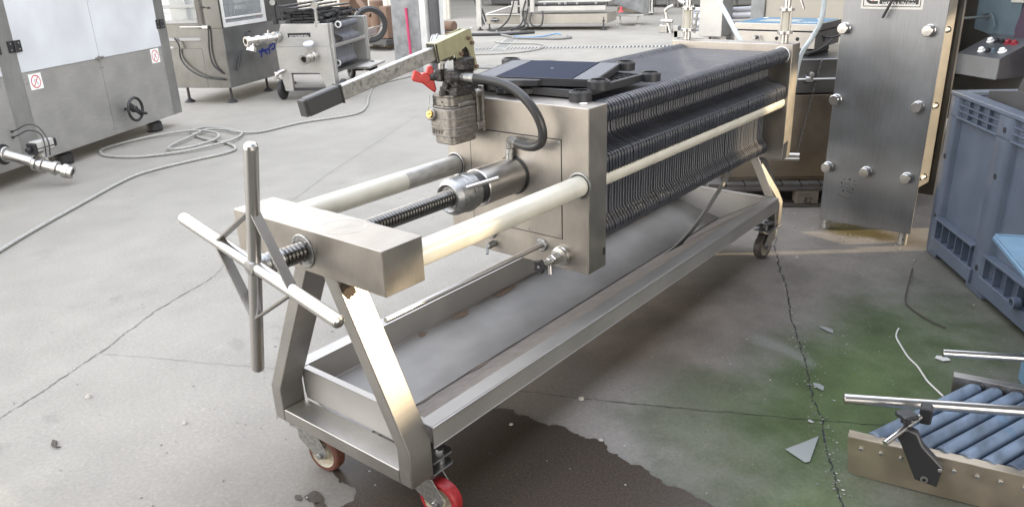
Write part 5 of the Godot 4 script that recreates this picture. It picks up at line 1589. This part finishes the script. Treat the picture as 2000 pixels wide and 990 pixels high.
func build_pallet_group():
	var at = upright(-.335, -3.122, .83, -.55)
	# pallet
	var t = thing("grey_pallet", "weathered grey wooden pallet carrying the stainless tank, its block marked 82", "pallet", at)
	var rg = RandomNumberGenerator.new(); rg.seed = 9
	for i in 11:
		var s = S.new(); s.box(V(.055 + i * .110, .134, -.42), V(.103, .020, .84), .002)
		part(t, "plank", s, M.wood_grey)
	for z in [-.03, -.42, -.81]:
		var s = S.new(); s.box(V(.60, .113, z), V(1.2, .020, .09), .002)
		part(t, "stringer", s, M.wood_grey)
		s = S.new(); s.box(V(.60, .012, z), V(1.2, .020, .09), .002)
		part(t, "bottom_board", s, M.wood_grey)
		for x_ in [.06, .585, 1.14]:
			s = S.new(); s.box(V(x_, .0625, z), V(.13, .079, .09), .003)
			var bl = part(t, "block", s, M.wood)
			if z > -.1 and absf(x_ - .585) < .01:
				text(bl, "block_number", "82", V(x_ + .005, .044, z + .0455), .052, M.sticker_black, "Droid Sans Mono", Basis(), .001, .85)
	# tank
	t = thing("steel_tank", "brown-tinted square stainless tank standing on the grey pallet", "tank", at)
	var s = S.new(); s.bb(V(.08, .165, -.80), V(1.15, .66, -.06), .006); s.bb(V(.10, .145, -.78), V(1.12, .1645, -.08), .002)
	part(t, "lower_shell", s, M.tank_steel)
	s = S.new(); s.bb(V(.08, .665, -.80), V(1.15, .86, -.062), .006)
	part(t, "upper_shell", s, M.steel_dark)
	s = S.new(); s.cyl(V(.55, .78, -.06), V(.55, .78, -.02), .012); s.cyl(V(.40, .75, -.04), V(.70, .75, -.03), .008); s.hexa(V(.52, .748, -.04), V(.56, .748, -.038), .02)
	part(t, "tie_bolt", s, M.steel_polish)
	s = S.new()
	var cp = []
	for k in 34:
		var y = .86 - k * .016
		var p = V(.60 - .0025 * k, y, -.045)
		var ring = []
		for j in 9: 
			var a = TAU * j / 8
			ring.append(p + (V(cos(a) * .005, sin(a) * .011, 0) if k % 2 == 0 else V(0, sin(a) * .011, cos(a) * .005)))
		s.tube(ring, .0014, 4, 0)
	single("hanging_chain", s, M.steel_dark, "thin steel chain hanging down the front of the square tank", "chain", "", at)
	# keypad box
	var k0 = Transform3D(Basis(V(1, 0, .03).normalized(), Vector3.UP, V(-.03, 0, 1).normalized()), V(-.437, 0, -3.60))
	t = thing("control_box", "flat stainless control box with a blue keypad lid, on top of tank", "control box", k0)
	s = S.new(); s.bb(V(0, .900, -.40), V(.50, .995, 0), .004)
	part(t, "case", s, M.steel)
	s = S.new(); s.bb(V(.006, .9952, -.395), V(.494, .9995, -.005), .001)
	part(t, "seal", s, M.dark_gap)
	s = S.new(); s.bb(V(-.003, .9997, -.405), V(.503, 1.0405, .004), .004)
	var lid = part(t, "lid", s, M.steel)
	s = S.new(); s.bb(V(.012, 1.0405, -.390), V(.488, 1.0425, -.012), .0008)
	var kp = part(lid, "keypad", s, M.keypad_blue)
	s = S.new(); s.bb(V(.10, 1.0425, -.26), V(.33, 1.0435, -.10), .0005)
	part(kp, "display_window", s, M.screen_grey)
	text(kp, "lettering", "LABO", V(.418, 1.0432, -.085), .060, M.print_white, "Droid Sans", Basis(V(1, 0, 0), -PI / 2), .0005, .9)
	s = S.new(); s.cyl(V(.045, 1.0425, -.35), V(.045, 1.0440, -.35), .016); s.cyl(V(.40, 1.0425, -.33), V(.40, 1.0440, -.33), .020)
	part(kp, "button", s, M.print_white)
	s = S.new(); s.cyl(V(.14, .958, -.002), V(.14, .958, .030), .012); s.hexa(V(.14, .958, .02), V(.14, .958, .032), .013); s.tube([V(.16, .965, .01), V(.172, .962, .02), V(.175, .93, .022), V(.175, .90, .02)], .003, 6, 4)
	part(t, "cable_gland", s, M.zinc)
	s = S.new()
	for x_ in [.27, .395]: s.cyl(V(x_, .955, .0), V(x_, .955, .0016), .011, .0002, 16)
	s.cyl(V(.4995, .950, -.14), V(.5016, .950, -.14), .020, .0002, 18)
	part(t, "knockout_hole", s, M.dark_gap)
	s = S.new(); s.bb(V(.05, .862, -.36), V(.46, .8995, -.03), .003)
	part(t, "mount", s, M.machine_dark)
	s = S.new(); s.tube([V(.505, .965, -.10), V(.54, .955, -.16), V(.56, .965, -.28), V(.53, .99, -.38)], .006, 8, 5); s.tube([V(.30, .89, .0), V(.40, .87, .03), V(.52, .90, .0), V(.56, .95, -.1)], .005, 8, 5)
	part(t, "cable", s, M.cable)
	# pale cabinet behind
	t = thing("pale_cabinet", "tall pale beige cabinet with grey corner post behind the control box", "cabinet", V(-.90, 0, -5.0))
	s = S.new(); s.bb(V(.10, .15, -.8), V(1.25, 2.1, 0), .006); part(t, "body", s, M.machine_beige)
	s = S.new(); s.bb(V(-.01, .05, -.3), V(.0995, 2.1, .02), .006); part(t, "corner_post", s, M.concrete_post)
	s = S.new(); s.bb(V(-.45, .80, -.2), V(-.25, 2.1, .0), .004); s.bb(V(-.45, .0, -.15), V(-.40, .8, -.1), .003); s.bb(V(-.30, .0, -.15), V(-.25, .8, -.1), .003)
	single("steel_stand", s, M.steel_satin, "narrow stainless stand between the white tubes and the pale cabinet", "stand", "", V(-.90, 0, -5.0))
	# trolley with white tubes
	t = thing("tube_trolley", "stainless trolley with rusty rail carrying a bundle of white tubes", "trolley", V(-1.80, 0, -5.2))
	s = S.new(); s.bb(V(.12, .76, -.5), V(.98, .82, 0), .004)
	part(t, "frame", s, M.steel_satin)
	for q in [[.10, -.06, .86], [.92, -.06, .76], [.10, -.5, .76], [.92, -.5, .76]]:
		s = S.new(); s.bb(V(q[0], 0, q[1]), V(q[0] + .06, q[2] - .001, q[1] + .06), .003)
		part(t, "leg", s, M.steel_satin)
	s = S.new(); s.bb(V(.165, .715, -.48), V(.915, .755, -.01), .004); s.bb(V(.34, .60, -.3), V(.38, .714, -.26), .002); s.bb(V(.56, .55, -.3), V(.66, .714, -.2), .004)
	part(t, "rusty_rail", s, M.rust)
	s = S.new(); s.tube([V(.10, .80, .02), V(.06, .92, .02), V(.05, .99, .02), V(.12, 1.03, .02)], .016, 8, 5); s.cyl(V(.02, .90, .04), V(.13, .90, .04), .016); s.bb(V(.0, .80, .0), V(.08, .87, .05), .006)
	part(t, "hooked_handle", s, M.steel_polish)
	var tubes = [[V(.16, .99, -.10), V(.96, 1.02, -.10), .022, "topmost"], [V(.14, .945, -.16), V(.95, .955, -.14), .022, "second"], [V(.20, .90, -.06), V(.95, .90, -.03), .020, "third"], [V(.30, .885, .0), V(.55, .885, .01), .019, "short"], [V(.18, .86, -.12), V(.94, .91, -.05), .022, "lowest"], [V(.20, .935, -.05), V(.94, .975, -.02), .020, "foremost"]]
	for q in tubes:
		s = S.new(); s.tube([q[0], q[0].lerp(q[1], .5) - V(0, .018, 0), q[1]], q[2], 12, 6)
		single("white_tube", s, M.tube_white, "%s white plastic tube lying in the bundle on rusty-railed trolley" % q[3], "tube", "white tubes on the trolley", t.transform)
	s = S.new(); s.prism([Vector2(.3, .99), Vector2(.55, 1.12), Vector2(.95, 1.0), Vector2(.9, 1.2), Vector2(.3, 1.25)], -.3, -.28, .002); s.cyl(V(.35, 1.10, -.2), V(.8, 1.16, -.22), .05)
	single("sheet_scrap", s, M.steel_polish, "bent shiny sheet-metal scrap lying above white tubes", "scrap", "", t.transform)
	# clear hoses off the sight glasses
	s = S.new(); s.tube([V(-.42, 1.33, -3.02), V(-.30, 1.24, -2.98), V(-.20, 1.16, -2.90), V(-.07, 1.04, -2.80), V(.04, .90, -2.76), V(.05, .70, -2.74)], .0125, 10, 6)
	single("clear_hose", s, M.tube_clear, "translucent pale hose sloping down behind left sight glass", "hose")
	s = S.new(); s.tube([V(.355, 1.30, -2.72), V(.362, 1.20, -2.73), V(.35, 1.12, -2.74), V(.315, 1.05, -2.75), V(.27, .95, -2.74), V(.25, .70, -2.73)], .0115, 10, 6)
	single("clear_hose", s, M.tube_clear, "translucent pale hose bending down beside right sight glass", "hose")

func build_console():
	var t = thing("console_machine", "dark stainless machine with slanted push-button console behind grey plastic bin", "machine", upright(.56, -5.09, .80, .60))
	# console: a box with slanted top
	var s = S.new()
	s.bb(V(-.80, .2, -1.0), V(1.6, 2.1, -.30), .006)
	part(t, "cabinet", s, M.steel_dark)
	s = S.new(); s.x = Transform3D(Basis(V(0, 0, -1), V(0, 1, 0), V(1, 0, 0)), Vector3.ZERO)
	s.prism([Vector2(-.0, .60), Vector2(-.0, .735), Vector2(.30, .86), Vector2(.30, .60)], -.02, .34, .004)
	var con = part(t, "console", s, M.steel_phe)
	var tilt = Transform3D(Basis(V(1, 0, 0), atan2(.125, .30)), V(0, .735, 0))
	for b in [[.06, .20, "print_white", .022], [.115, .20, "black_plastic", .020], [.16, .20, "black_plastic", .016], [.205, .20, "red_cap", .022], [.255, .20, "red_cap", .022], [.12, .07, "print_white", .022], [.175, .07, "black_plastic", .020], [.215, .075, "teal_sheet", .016], [.27, .09, "print_white", .024]]:
		s = S.new(); s.x = tilt
		s.lathe(V(b[0], .0, -b[1]), V(0, 1, 0), [[0, b[3] * 1.15], [.004, b[3] * 1.15], [.005, b[3] * .8], [.020, b[3] * .75], [.024, b[3] * .6], [.0245, 0]], 16)
		part(con, "push_button", s, M[b[2]])
	s = S.new(); s.tube([V(-.07, .95, .02), V(-.07, .80, .02), V(-.06, .70, .0)], .008, 8, 4); s.cyl(V(-.08, .96, -.3), V(-.08, .96, .04), .010)
	part(t, "door_handle", s, M.steel_polish)
	s = S.new(); s.bb(V(.08, 1.06, -.30), V(.30, 1.5, -.27), .004)
	part(t, "pale_bracket", s, M.machine_white)
	s = S.new(); s.tube([V(-.15, .96, -.28), V(-.05, .99, -.25), V(.0, .92, -.25), V(-.01, .88, -.25)], .005, 6, 6)
	part(t, "green_wire", s, M.teal_sheet)
	# blue-green and purple sheets beside it
	s = S.new()
	var poly = []
	for k in 9: poly.append(Vector2(0 + .06 * sin(k * 2.1), 2.2 - k * .2))
	s.prism([Vector2(-.20, .87), Vector2(.16, .80), Vector2(.20, 2.2), Vector2(-.18, 2.2)], -.296, -.28, .003)
	single("teal_panel", s, M.teal_sheet, "faded blue-green panel standing beside push-button console", "panel", "", t.transform)
	s = S.new(); s.prism([Vector2(.19, .62), Vector2(.9, .5), Vector2(.9, 2.2), Vector2(.23, 2.2), Vector2(.20, 1.6), Vector2(.165, 1.2), Vector2(.20, 1.05), Vector2(.165, .9)], -.275, -.255, .004)
	single("purple_panel", s, M.purple_sheet, "dark purple sheet with ragged edge right of the blue-green panel", "panel", "", t.transform)

func build_bin():
	var at = upright(.902, -3.047, .5395, .842)
	var t = thing("plastic_bin", "large blue-grey plastic pallet bin with ribbed rim, holding dark panels", "bin", at)
	var s
	var LN = 1.20; var DP = .98; var H = .800
	# walls
	s = S.new()
	s.bb(V(0, .10, -.035), V(LN, .70, -.018), .002); s.bb(V(.02, .12, -DP), V(LN - .02, .14, -.02), .002)
	s.bb(V(.018, .10, -DP), V(.035, .70, -.036), .002); s.bb(V(LN - .035, .10, -DP), V(LN - .018, .70, -.036), .002); s.bb(V(.036, .10, -DP), V(LN - .036, .70, -DP + .017), .002)
	part(t, "shell", s, M.bin_plastic)
	# rim
	s = S.new()
	s.bb(V(-.010, .785, -.055), V(LN + .01, .806, .012), .006); s.bb(V(-.010, .785, -DP - .01), V(LN + .01, .806, -DP + .05), .006)
	s.bb(V(-.010, .7852, -DP + .0505), V(.050, .8058, -.0555), .004); s.bb(V(LN - .05, .7852, -DP + .0505), V(LN + .01, .8058, -.0555), .004)
	s.bb(V(-.006, .692, -.05), V(LN + .006, .7005, .008), .003)
	part(t, "rim", s, M.bin_plastic)
	# corner and middle posts
	for x_ in [[-.008, .085], [.462, .592], [1.07, 1.208]]:
		s = S.new(); s.prism([Vector2(x_[0], -.05), Vector2(x_[0], .0), Vector2(x_[0] + .008, .008), Vector2(x_[1] - .008, .008), Vector2(x_[1], .0), Vector2(x_[1] + .02, -.05)], .105, .7845, .0)
		var m0 = s
		s = S.new(); s.x = Transform3D(Basis(V(1, 0, 0), V(0, 0, 1), V(0, -1, 0)), Vector3.ZERO)
		s.prism([Vector2(x_[0], -.05), Vector2(x_[0], .0), Vector2(x_[0] + .008, .008), Vector2(x_[1] - .008, .008), Vector2(x_[1], .0), Vector2(x_[1] + .02, -.05)], -.7845, -.02, .002)
		part(t, "post", s, M.bin_plastic)
	s = S.new(); s.bb(V(-.004, .02, -.9), V(.05, .7845, -.0505), .004)
	part(t, "end_wall", s, M.bin_plastic)
	# rib grid under the rim
	for g in [[.086, .461], [.593, 1.069]]:
		s = S.new(); s.bb(V(g[0], .7006, -.017), V(g[1], .784, -.014), 0.0)
		for y in [.727, .755]: s.bb(V(g[0], y - .003, -.014), V(g[1], y + .003, .004), .001)
		for k in range(1, 4):
			var xx = lerpf(g[0], g[1], k / 4.0)
			s.bb(V(xx - .003, .7008, -.0139), V(xx + .003, .784, .003), .001)
		part(t, "rib_grid", s, M.bin_plastic)
		# fork pockets with fins
		s = S.new()
		s.bb(V(g[0] - .02, .195, -.017), V(g[1] + .01, .206, .022), .002)
		s.bb(V(g[0] - .03, .035, -.030), V(g[1] + .03, .102, .018), .004)
		for k in 6:
			var xx = lerpf(g[0], g[1] - .01, k / 5.0)
			s.bb(V(xx - .003, .1025, -.016), V(xx + .003, .1945, .016), .0008)
		part(t, "fork_pocket", s, M.bin_plastic)
		s = S.new(); s.bb(V(g[0] + .005, .1025, -.0165), V(g[1] - .005, .194, -.0155), 0.0)
		part(t, "pocket_shade", s, M.bin_plastic)
	for f in [[-.008, .11], [.44, .60], [1.05, 1.208]]:
		s = S.new(); s.bb(V(f[0], 0, -.9), V(f[1], .034, .005), .006)
		part(t, "skid", s, M.bin_plastic)
	s = S.new()
	for h in [[.53, .73], [.526, .533], [.035, .50], [.04, .20], [.52, .12]]:
		s.cyl(V(h[0], h[1], .008), V(h[0], h[1], .0092), .013, .0003, 18)
	part(t, "hole", s, M.dark_gap)
	s = S.new(); s.pipe(V(.90, .125, .016), V(.90, .125, .045), .024, .015, 20)
	part(t, "spigot", s, M.bin_plastic)
	# dark sheets in it
	s = S.new(); s.prism([Vector2(.17, .16), Vector2(.17, .83), Vector2(.42, .87), Vector2(.52, .87), Vector2(.52, .16)], -.082, -.074, .002)
	single("black_sheet", s, M.machine_dark, "low dark sheet standing inside the plastic bin", "sheet", "", at)
	s = S.new(); s.prism([Vector2(.30, .16), Vector2(.335, .80), Vector2(.41, .96), Vector2(.70, 1.02), Vector2(.70, .16)], -.106, -.094, .002)
	single("black_sheet", s, M.machine_dark, "taller tilted dark sheet leaning out of the plastic bin", "sheet", "", at)

	# pale blue crate with an overhanging flat lid, only its corner in view
	var ct = thing("blue_crate", "pale blue plastic crate with flat lid whose corner shows before the bin", "crate", upright(1.274, -1.921, .38, .925))
	s = S.new(); s.prism([Vector2(0, -.02), Vector2(.02, 0), Vector2(.58, 0), Vector2(.60, -.02), Vector2(.60, -.40), Vector2(0, -.40)], 0, .016, .003)
	var lidm = s.done()
	var lo = part(ct, "lid", lidm, M.lid_blue)
	lo.transform = Transform3D(Basis(V(1, 0, 0), V(0, 0, 1), V(0, -1, 0)), V(0, .5, 0))
	s = S.new(); s.bb(V(.10, .0, -.38), V(.42, .483, -.14), .006)
	part(ct, "body", s, M.lid_blue)
	s = S.new(); s.bb(V(.006, .5003, -.394), V(.014, .504, -.01), .001); s.bb(V(.0145, .5003, -.014), V(.594, .504, -.006), .001)
	part(ct, "rim", s, M.lid_blue)

func build_conveyor():
	# low roller conveyor, rollers across
	var at = upright(1.166, -.940, .957, -.02)
	# near plate in local x, depth towards -z
	var t = thing("roller_conveyor", "low roller conveyor with blue rollers and tan stainless sides", "conveyor")
	var A = V(1.150, 0, -.985); var d = V(.955, 0, -.17).normalized()
	t.transform = Transform3D(Basis(d, Vector3.UP, V(-d.z, 0, d.x)), A)
	var W = .442
	var s = S.new(); s.x = Transform3D.IDENTITY
	s.prism([Vector2(-.035, .128), Vector2(-.022, .012), Vector2(.0, .004), Vector2(.9, .004), Vector2(.9, .135)], -.003, .0, .0008)
	s.bb(V(-.034, .1275, -.034), V(.9, .1310, -.0005), .001)
	part(t, "near_side", s, M.conv_steel)
	s = S.new(); s.bb(V(.225, .085, -W - .034), V(1.1, .160, -W), .003)
	part(t, "far_side", s, M.steel)
	for k in 12:
		var bx = .005 + k * .052 if k < 4 else .24 + (k - 4) * .055
		s = S.new(); s.hexa(V(bx, .098, .0), V(bx, .098, .006), .0062)
		part(t, "bolt_head", s, M.zinc)
	for k in 10:
		var q0 = V(.034 + k * .057, .118, -.034); var q1 = q0 + V(.257, .012, -.407)
		s = S.new(); s.cyl(q0, q1, .0215, .002, 24)
		var r = part(t, "roller", s, M.roller_dark if k in [6] else M.roller_blue)
		s = S.new(); s.lathe(q1, V(0, 0, 1), [[0, .027], [.006, .027], [.008, .023]], 20)
		part(r, "bearing_ring", s, M.rubber)
		s = S.new(); s.cyl(q0.lerp(q1, .30 + .4 * absf(sin(k * 2.3))), q0.lerp(q1, .36 + .4 * absf(sin(k * 2.3))), .0217, .0002, 24)
		part(r, "worn_band", s, M.roller_worn)
	# guide rails
	var iv = t.transform.affine_inverse()
	s = S.new(); s.cyl(iv * V(1.075, .205, -1.048), iv * V(1.075 + .808, .215, -1.048 - .40), .0155, .001, 24)
	part(t, "guide_rail", s, M.steel_polish)
	s = S.new(); s.cyl(iv * V(1.258, .25, -1.418), iv * V(1.258 + .27, .25, -1.418 - .137), .0125, .001, 24)
	part(t, "guide_rail", s, M.steel_polish)
	# black bracket
	s = S.new()
	s.prism([Vector2(.150, .060), Vector2(.205, .052), Vector2(.212, .118), Vector2(.155, .172), Vector2(.138, .206), Vector2(.112, .215), Vector2(.092, .200), Vector2(.090, .178), Vector2(.100, .166)], .004, .034, .005)
	var br = part(t, "rail_bracket", s, M.black_plastic)
	s = S.new(); s.lathe(V(.172, .070, .034), V(0, 0, 1), [[0, .010], [.003, .0095], [.003, .005]], 18); s.hexa(V(.205, .110, .026), V(.205, .110, .036), .006)
	part(br, "bolt", s, M.zinc)
	s = S.new(); s.cyl(iv * V(1.2285, .196, -.899), iv * V(1.286, .222, -1.0665), .0078, .001, 18)
	part(br, "clamp_rod", s, M.steel_polish)
	s = S.new(); s.x = Transform3D(Basis(V(1, 0, 0), V(0, 0, 1), V(0, -1, 0)), V(.105, .236, .010))
	var star = []
	for k in 24: star.append(Vector2(cos(TAU * k / 24), sin(TAU * k / 24)) * (.026 + .004 * cos(TAU * k / 24 * 4)))
	s.prism(star, -.016, .0, .004); s.x = Transform3D.IDENTITY
	s.cyl(V(.105, .222, .010), V(.105, .237, .010), .014); s.cyl(V(.105, .205, .010), V(.105, .223, .010), .005)
	part(br, "clamp_knob", s, M.black_plastic)
	s = S.new(); var cc = iv * V(1.290, .224, -1.066)
	s.bb(cc - V(.016, .026, .020), cc + V(.016, .026, .020), .006)
	part(br, "cross_clamp", s, M.black_plastic)

func build_litter():
	var rg = RandomNumberGenerator.new(); rg.seed = 22
	# floor hose, coiled
	var hp = [V(-3.0, .012, .05), V(-3.28, .012, -.26), V(-3.48, .012, -.49), V(-3.81, .012, -.91), V(-4.20, .012, -1.43), V(-4.30, .012, -1.71), V(-4.31, .012, -2.05), V(-4.30, .012, -2.31), V(-4.38, .014, -2.47), V(-4.66, .014, -2.55), V(-4.99, .014, -2.54), V(-5.3, .012, -2.61), V(-5.48, .012, -2.7), V(-5.5, .012, -2.85), V(-5.26, .012, -2.92), V(-4.98, .014, -2.9), V(-4.8, .024, -2.8), V(-4.65, .028, -2.6), V(-4.62, .026, -2.32), V(-4.68, .018, -2.1), V(-4.85, .012, -1.85), V(-5.09, .012, -1.73), V(-5.28, .012, -1.74), V(-5.45, .012, -1.84), V(-5.54, .012, -2.1), V(-5.5, .026, -2.42), V(-5.31, .036, -2.66), V(-5.0, .036, -2.68), V(-4.78, .036, -2.52), V(-4.72, .030, -2.24), V(-4.82, .026, -2.12), V(-4.96, .026, -2.21), V(-5.16, .034, -2.54), V(-5.32, .026, -2.76), V(-5.15, .024, -2.86), V(-4.94, .024, -2.85), V(-4.79, .014, -3.01), V(-4.82, .012, -3.49), V(-4.68, .012, -4.04), V(-4.92, .012, -4.42), V(-5.42, .012, -4.9), V(-5.98, .012, -5.52), V(-6.15, .012, -6.2), V(-6.17, .012, -6.9)]
	var s = S.new(); s.tube(hp, .0115, 8, 6)
	single("floor_hose", s, M.hose_grey, "long dirty grey hose lying coiled on the floor by the cabinet", "hose")
	# hose resting in the tray
	s = S.new(); s.tube([V(.055, .176, -1.80), V(.068, .200, -1.94), V(.082, .26, -2.10), V(.075, .33, -2.28), V(.06, .395, -2.46), V(.045, .47, -2.60)], .0105, 10, 8)
	single("drain_tube", s, M.cable_grey, "grey drain tube hanging into the tray under tail plate", "tube")
	# plastic shard, scraps, string, twig
	s = S.new(); s.prism([Vector2(-.045, -.040), Vector2(-.012, .030), Vector2(.015, .090), Vector2(.026, .015), Vector2(.037, -.058), Vector2(.026, -.070)], 0, .0012, 0.0)
	single("plastic_shard", s, M.film, "flat pale triangular plastic shard on green stained concrete", "shard", "", Transform3D(Basis(V(1, 0, 0), V(0, 0, -1), V(0, 1, 0)) , V(.985, .004, -1.03)))
	s = S.new(); s.prism([Vector2(-.024, .016), Vector2(-.004, .020), Vector2(.016, .010), Vector2(.022, -.020), Vector2(.004, -.014), Vector2(-.018, .0)], 0, .0012, 0.0)
	single("plastic_shard", s, M.film, "small round-cornered plastic scrap near the long crack", "shard", "", Transform3D(Basis(V(1, 0, 0), V(0, 0, -1), V(0, 1, 0)), V(.90, .004, -1.42)))
	single("plastic_shard", s, M.film, "greyish plastic scrap among the algae right of the long crack", "shard", "", Transform3D(Basis(V(1.4, 0, 0), V(0, 0, -1), V(0, 1, 0)), V(.78, .004, -1.88)))
	s = S.new(); s.prism([Vector2(-.02, .01), Vector2(.015, .02), Vector2(.03, 0), Vector2(.01, -.02), Vector2(-.02, -.012)], 0, .003, 0.0)
	single("paper_scrap", s, M.paper_white, "bright white paper scrap near the end of white string", "scrap", "", Transform3D(Basis(V(1, 0, 0), V(0, 0, -1), V(0, 1, 0)), V(1.20, .004, -1.88)))
	s = S.new(); s.tube([V(1.01, .004, -2.05), V(1.02, .005, -1.97), V(1.06, .004, -1.89), V(1.10, .004, -1.82), V(1.14, .005, -1.77), V(1.17, .004, -1.72), V(1.20, .004, -1.67), V(1.26, .004, -1.60)], .0035, 6, 6)
	single("white_string", s, M.paper_white, "thin white string lying on green concrete left of the conveyor", "string")
	s = S.new(); s.tube([V(.90, .006, -2.75), V(.93, .02, -2.55), V(.96, .008, -2.36), V(1.0, .006, -2.28), V(1.08, .008, -2.2), V(1.16, .006, -2.16)], .003, 6, 5)
	single("dry_twig", s, M.leaf_dark, "dark dry twig on the ground beside the plastic bin", "twig")
	s = S.new(); s.prism([Vector2(-.03, .0), Vector2(-.01, .012), Vector2(.02, .004), Vector2(.035, .018), Vector2(.03, .004), Vector2(.0, -.008)], 0, .004, 0.0)
	single("dead_leaf", s, M.leaf_dark, "dark curled dead leaf on the pale concrete at lower left", "leaf", "", Transform3D(Basis(V(.958, 0, .287), V(.287, 0, -.958), V(0, 1, 0)), V(-1.00, .004, .38)))
	# stones
	var st = [[V(-1.22, 0, .17), .013, "knobbly stone alone on the pale concrete left of the trolley"], [V(.26, 0, -.87), .010, "grey pebble on the worn concrete below the tray rail"], [V(.45, 0, -.70), .009, "pebble lying on the edge of the wet patch"], [V(.16, 0, -.60), .008, "pale pebble inside the wet patch near the tow bracket"], [V(-.76, 0, .05), .009, "small pale stone left of the front castor"], [V(.40, 0, -2.60), .010, "lone pebble beside the long crack near rear castor"]]
	for q in st:
		s = S.new()
		var v = []
		for k in 8: v.append(V(cos(TAU * k / 8) * rg.randf_range(.8, 1.3), rg.randf_range(.0, .5), sin(TAU * k / 8) * rg.randf_range(.7, 1.1)) * q[1])
		var top = V(.1, .95, .05) * q[1]
		for k in 8:
			s.quad(v[k], v[(k + 1) % 8], top + v[(k + 1) % 8] * .4, top + v[k] * .4)
			s.tri(top + v[k] * .4, top + v[(k + 1) % 8] * .4, top * 1.15, V(0, 1, 0), V(0, 1, 0), V(0, 1, 0))
			s.quad(v[k], v[(k + 1) % 8], V(v[(k + 1) % 8].x, 0, v[(k + 1) % 8].z), V(v[k].x, 0, v[k].z))
		single("stone", s, M.stone, q[2], "stone", "stones on the concrete", Transform3D(Basis(), q[0]))
	# crumbs of broken plaster near the exchanger feet
	s = S.new()
	for k in 60:
		var p = V(.22 + rg.randfn() * .12, .002, -3.30 + rg.randfn() * .09) if k < 25 else V(.55 + rg.randfn() * .22, .002, -2.98 + rg.randfn() * .09)
		var r = rg.randf_range(.0015, .0045)
		s.x = Transform3D(Basis(Vector3.UP, rg.randf() * 6.0), p)
		s.box(V(0, r * .4, 0), V(r * 2.2, r, r * 1.5), r * .2)
	var cr = single("crumbs", s, M.stone, "scattered pale crumbs on the ground round the exchanger feet", "debris")
	cr.set_meta("kind", "stuff")

# ---------------------------------------------------------------- what stands outside the frame and shades the right of the yard
func build_surroundings():
	var f = Basis(V(.62, 0, .78).normalized(), Vector3.UP, V(-.78, 0, .62).normalized())
	# sunward boundary wall with two openings; local x runs along it
	var at = Transform3D(f, V(.782 * 11.0, 0, -.622 * 11.0))
	var t = thing("boundary_wall", "high plain wall with gateways along the sunny side of the yard", "wall", at)
	var s = S.new()
	for w in [[-12, -2.75, 0, 6], [-1.62, -.12, 0, 6], [.50, 7.0, 0, 6], [-2.75, -1.62, 3.62, 6], [-.12, .50, 0, 3.45], [-.12, .50, 3.92, 6]]:
		s.bb(V(w[0], w[2], -.3), V(w[1], w[3], 0), 0.0)
	part(t, "masonry", s, M.shed_wall)
	# canopy over the right of the yard
	t = thing("canopy", "flat sheet canopy on slim posts over the right side of yard", "canopy", V(0, 0, 0))
	s = S.new(); s.bb(V(1.5, 3.6, -6.5), V(6.0, 3.68, 5.0), .01)
	part(t, "roof_sheet", s, M.shed_wall)
	for p in [[5.8, -6.3], [5.8, 4.8], [5.8, -.5]]:
		s = S.new(); s.cyl(V(p[0], 0, p[1]), V(p[0], 3.6, p[1]), .05)
		part(t, "post", s, M.dark_post)

	t = thing("rear_building", "plain dark wall closing the covered side of the yard", "building", V(0, 0, 0))
	s = S.new(); s.bb(V(-.6, 0, 4.4), V(6.0, 3.59, 4.7), .01)
	part(t, "wall", s, M.shed_wall)

func _ready():
	var cam = Camera3D.new()
	cam.transform = Transform3D(Basis(V(.780102, -.034521, -.624699), V(-.198791, .933060, -.299803), V(.593231, .358061, .721019)).orthonormalized(), V(1.57346, 1.45503, 1.07918))
	cam.fov = 36.45
	cam.near = .05; cam.far = 400.0
	add_child(cam); cam.name = "camera"; cam.current = true
	var env = Environment.new()
	env.background_mode = Environment.BG_SKY
	var sky = Sky.new(); var sk = ProceduralSkyMaterial.new()
	sk.sky_top_color = C(.58, .60, .64); sk.sky_horizon_color = C(1.0, .96, .90); sk.sky_curve = .22
	sk.ground_bottom_color = C(.45, .43, .40); sk.ground_horizon_color = C(.85, .80, .72)
	sk.sun_angle_max = 25.0; sk.sun_curve = .12
	sk.energy_multiplier = 3.2
	sky.sky_material = sk; env.sky = sky
	env.tonemap_mode = Environment.TONE_MAPPER_LINEAR
	env.tonemap_exposure = 3.3
	env.sdfgi_enabled = true; env.ssao_enabled = true; env.ssil_enabled = true
	var we = WorldEnvironment.new(); we.environment = env; we.name = "environment"; add_child(we)
	var sun = DirectionalLight3D.new(); sun.name = "sun"
	sun.light_color = C(1.0, .90, .74); sun.light_energy = .75; sun.light_angular_distance = .5; sun.shadow_enabled = true
	add_child(sun)
	var el = deg_to_rad(16.0)
	var to_sun = V(.782 * cos(el), sin(el), -.622 * cos(el))
	sun.look_at_from_position(to_sun * 20.0, Vector3.ZERO, Vector3.UP)
	textures(); materials()
	mat("roller_worn", L(.11, .17, .25), .6)
	mat("grey_tyre", L(.075, .062, .058), .55, 0, {"al": "grime_soft", "sc": 6.0})
	mat("crack_fill", L(.13, .122, .11), .9)
	build_ground()
	build_surroundings()
	build_yard()
	build_column()
	build_cabinet()
	build_window_machine()
	build_small_press()
	build_press()
	loose_plate("lower loose plate with open honeycomb cells, lying on the black plates", Transform3D(Basis(Vector3.UP, .0) , V(-.025, 1.041, -1.185)), true)
	loose_plate("upper loose plate with dark blue sheet, resting on honeycomb plate", Transform3D(Basis(Vector3.UP, .35) * Basis(V(0, 0, 1), -.02), V(-.065, 1.0715, -1.165)), false)
	build_exchanger()
	build_pallet_group()
	build_console()
	build_bin()
	build_conveyor()
	build_litter()
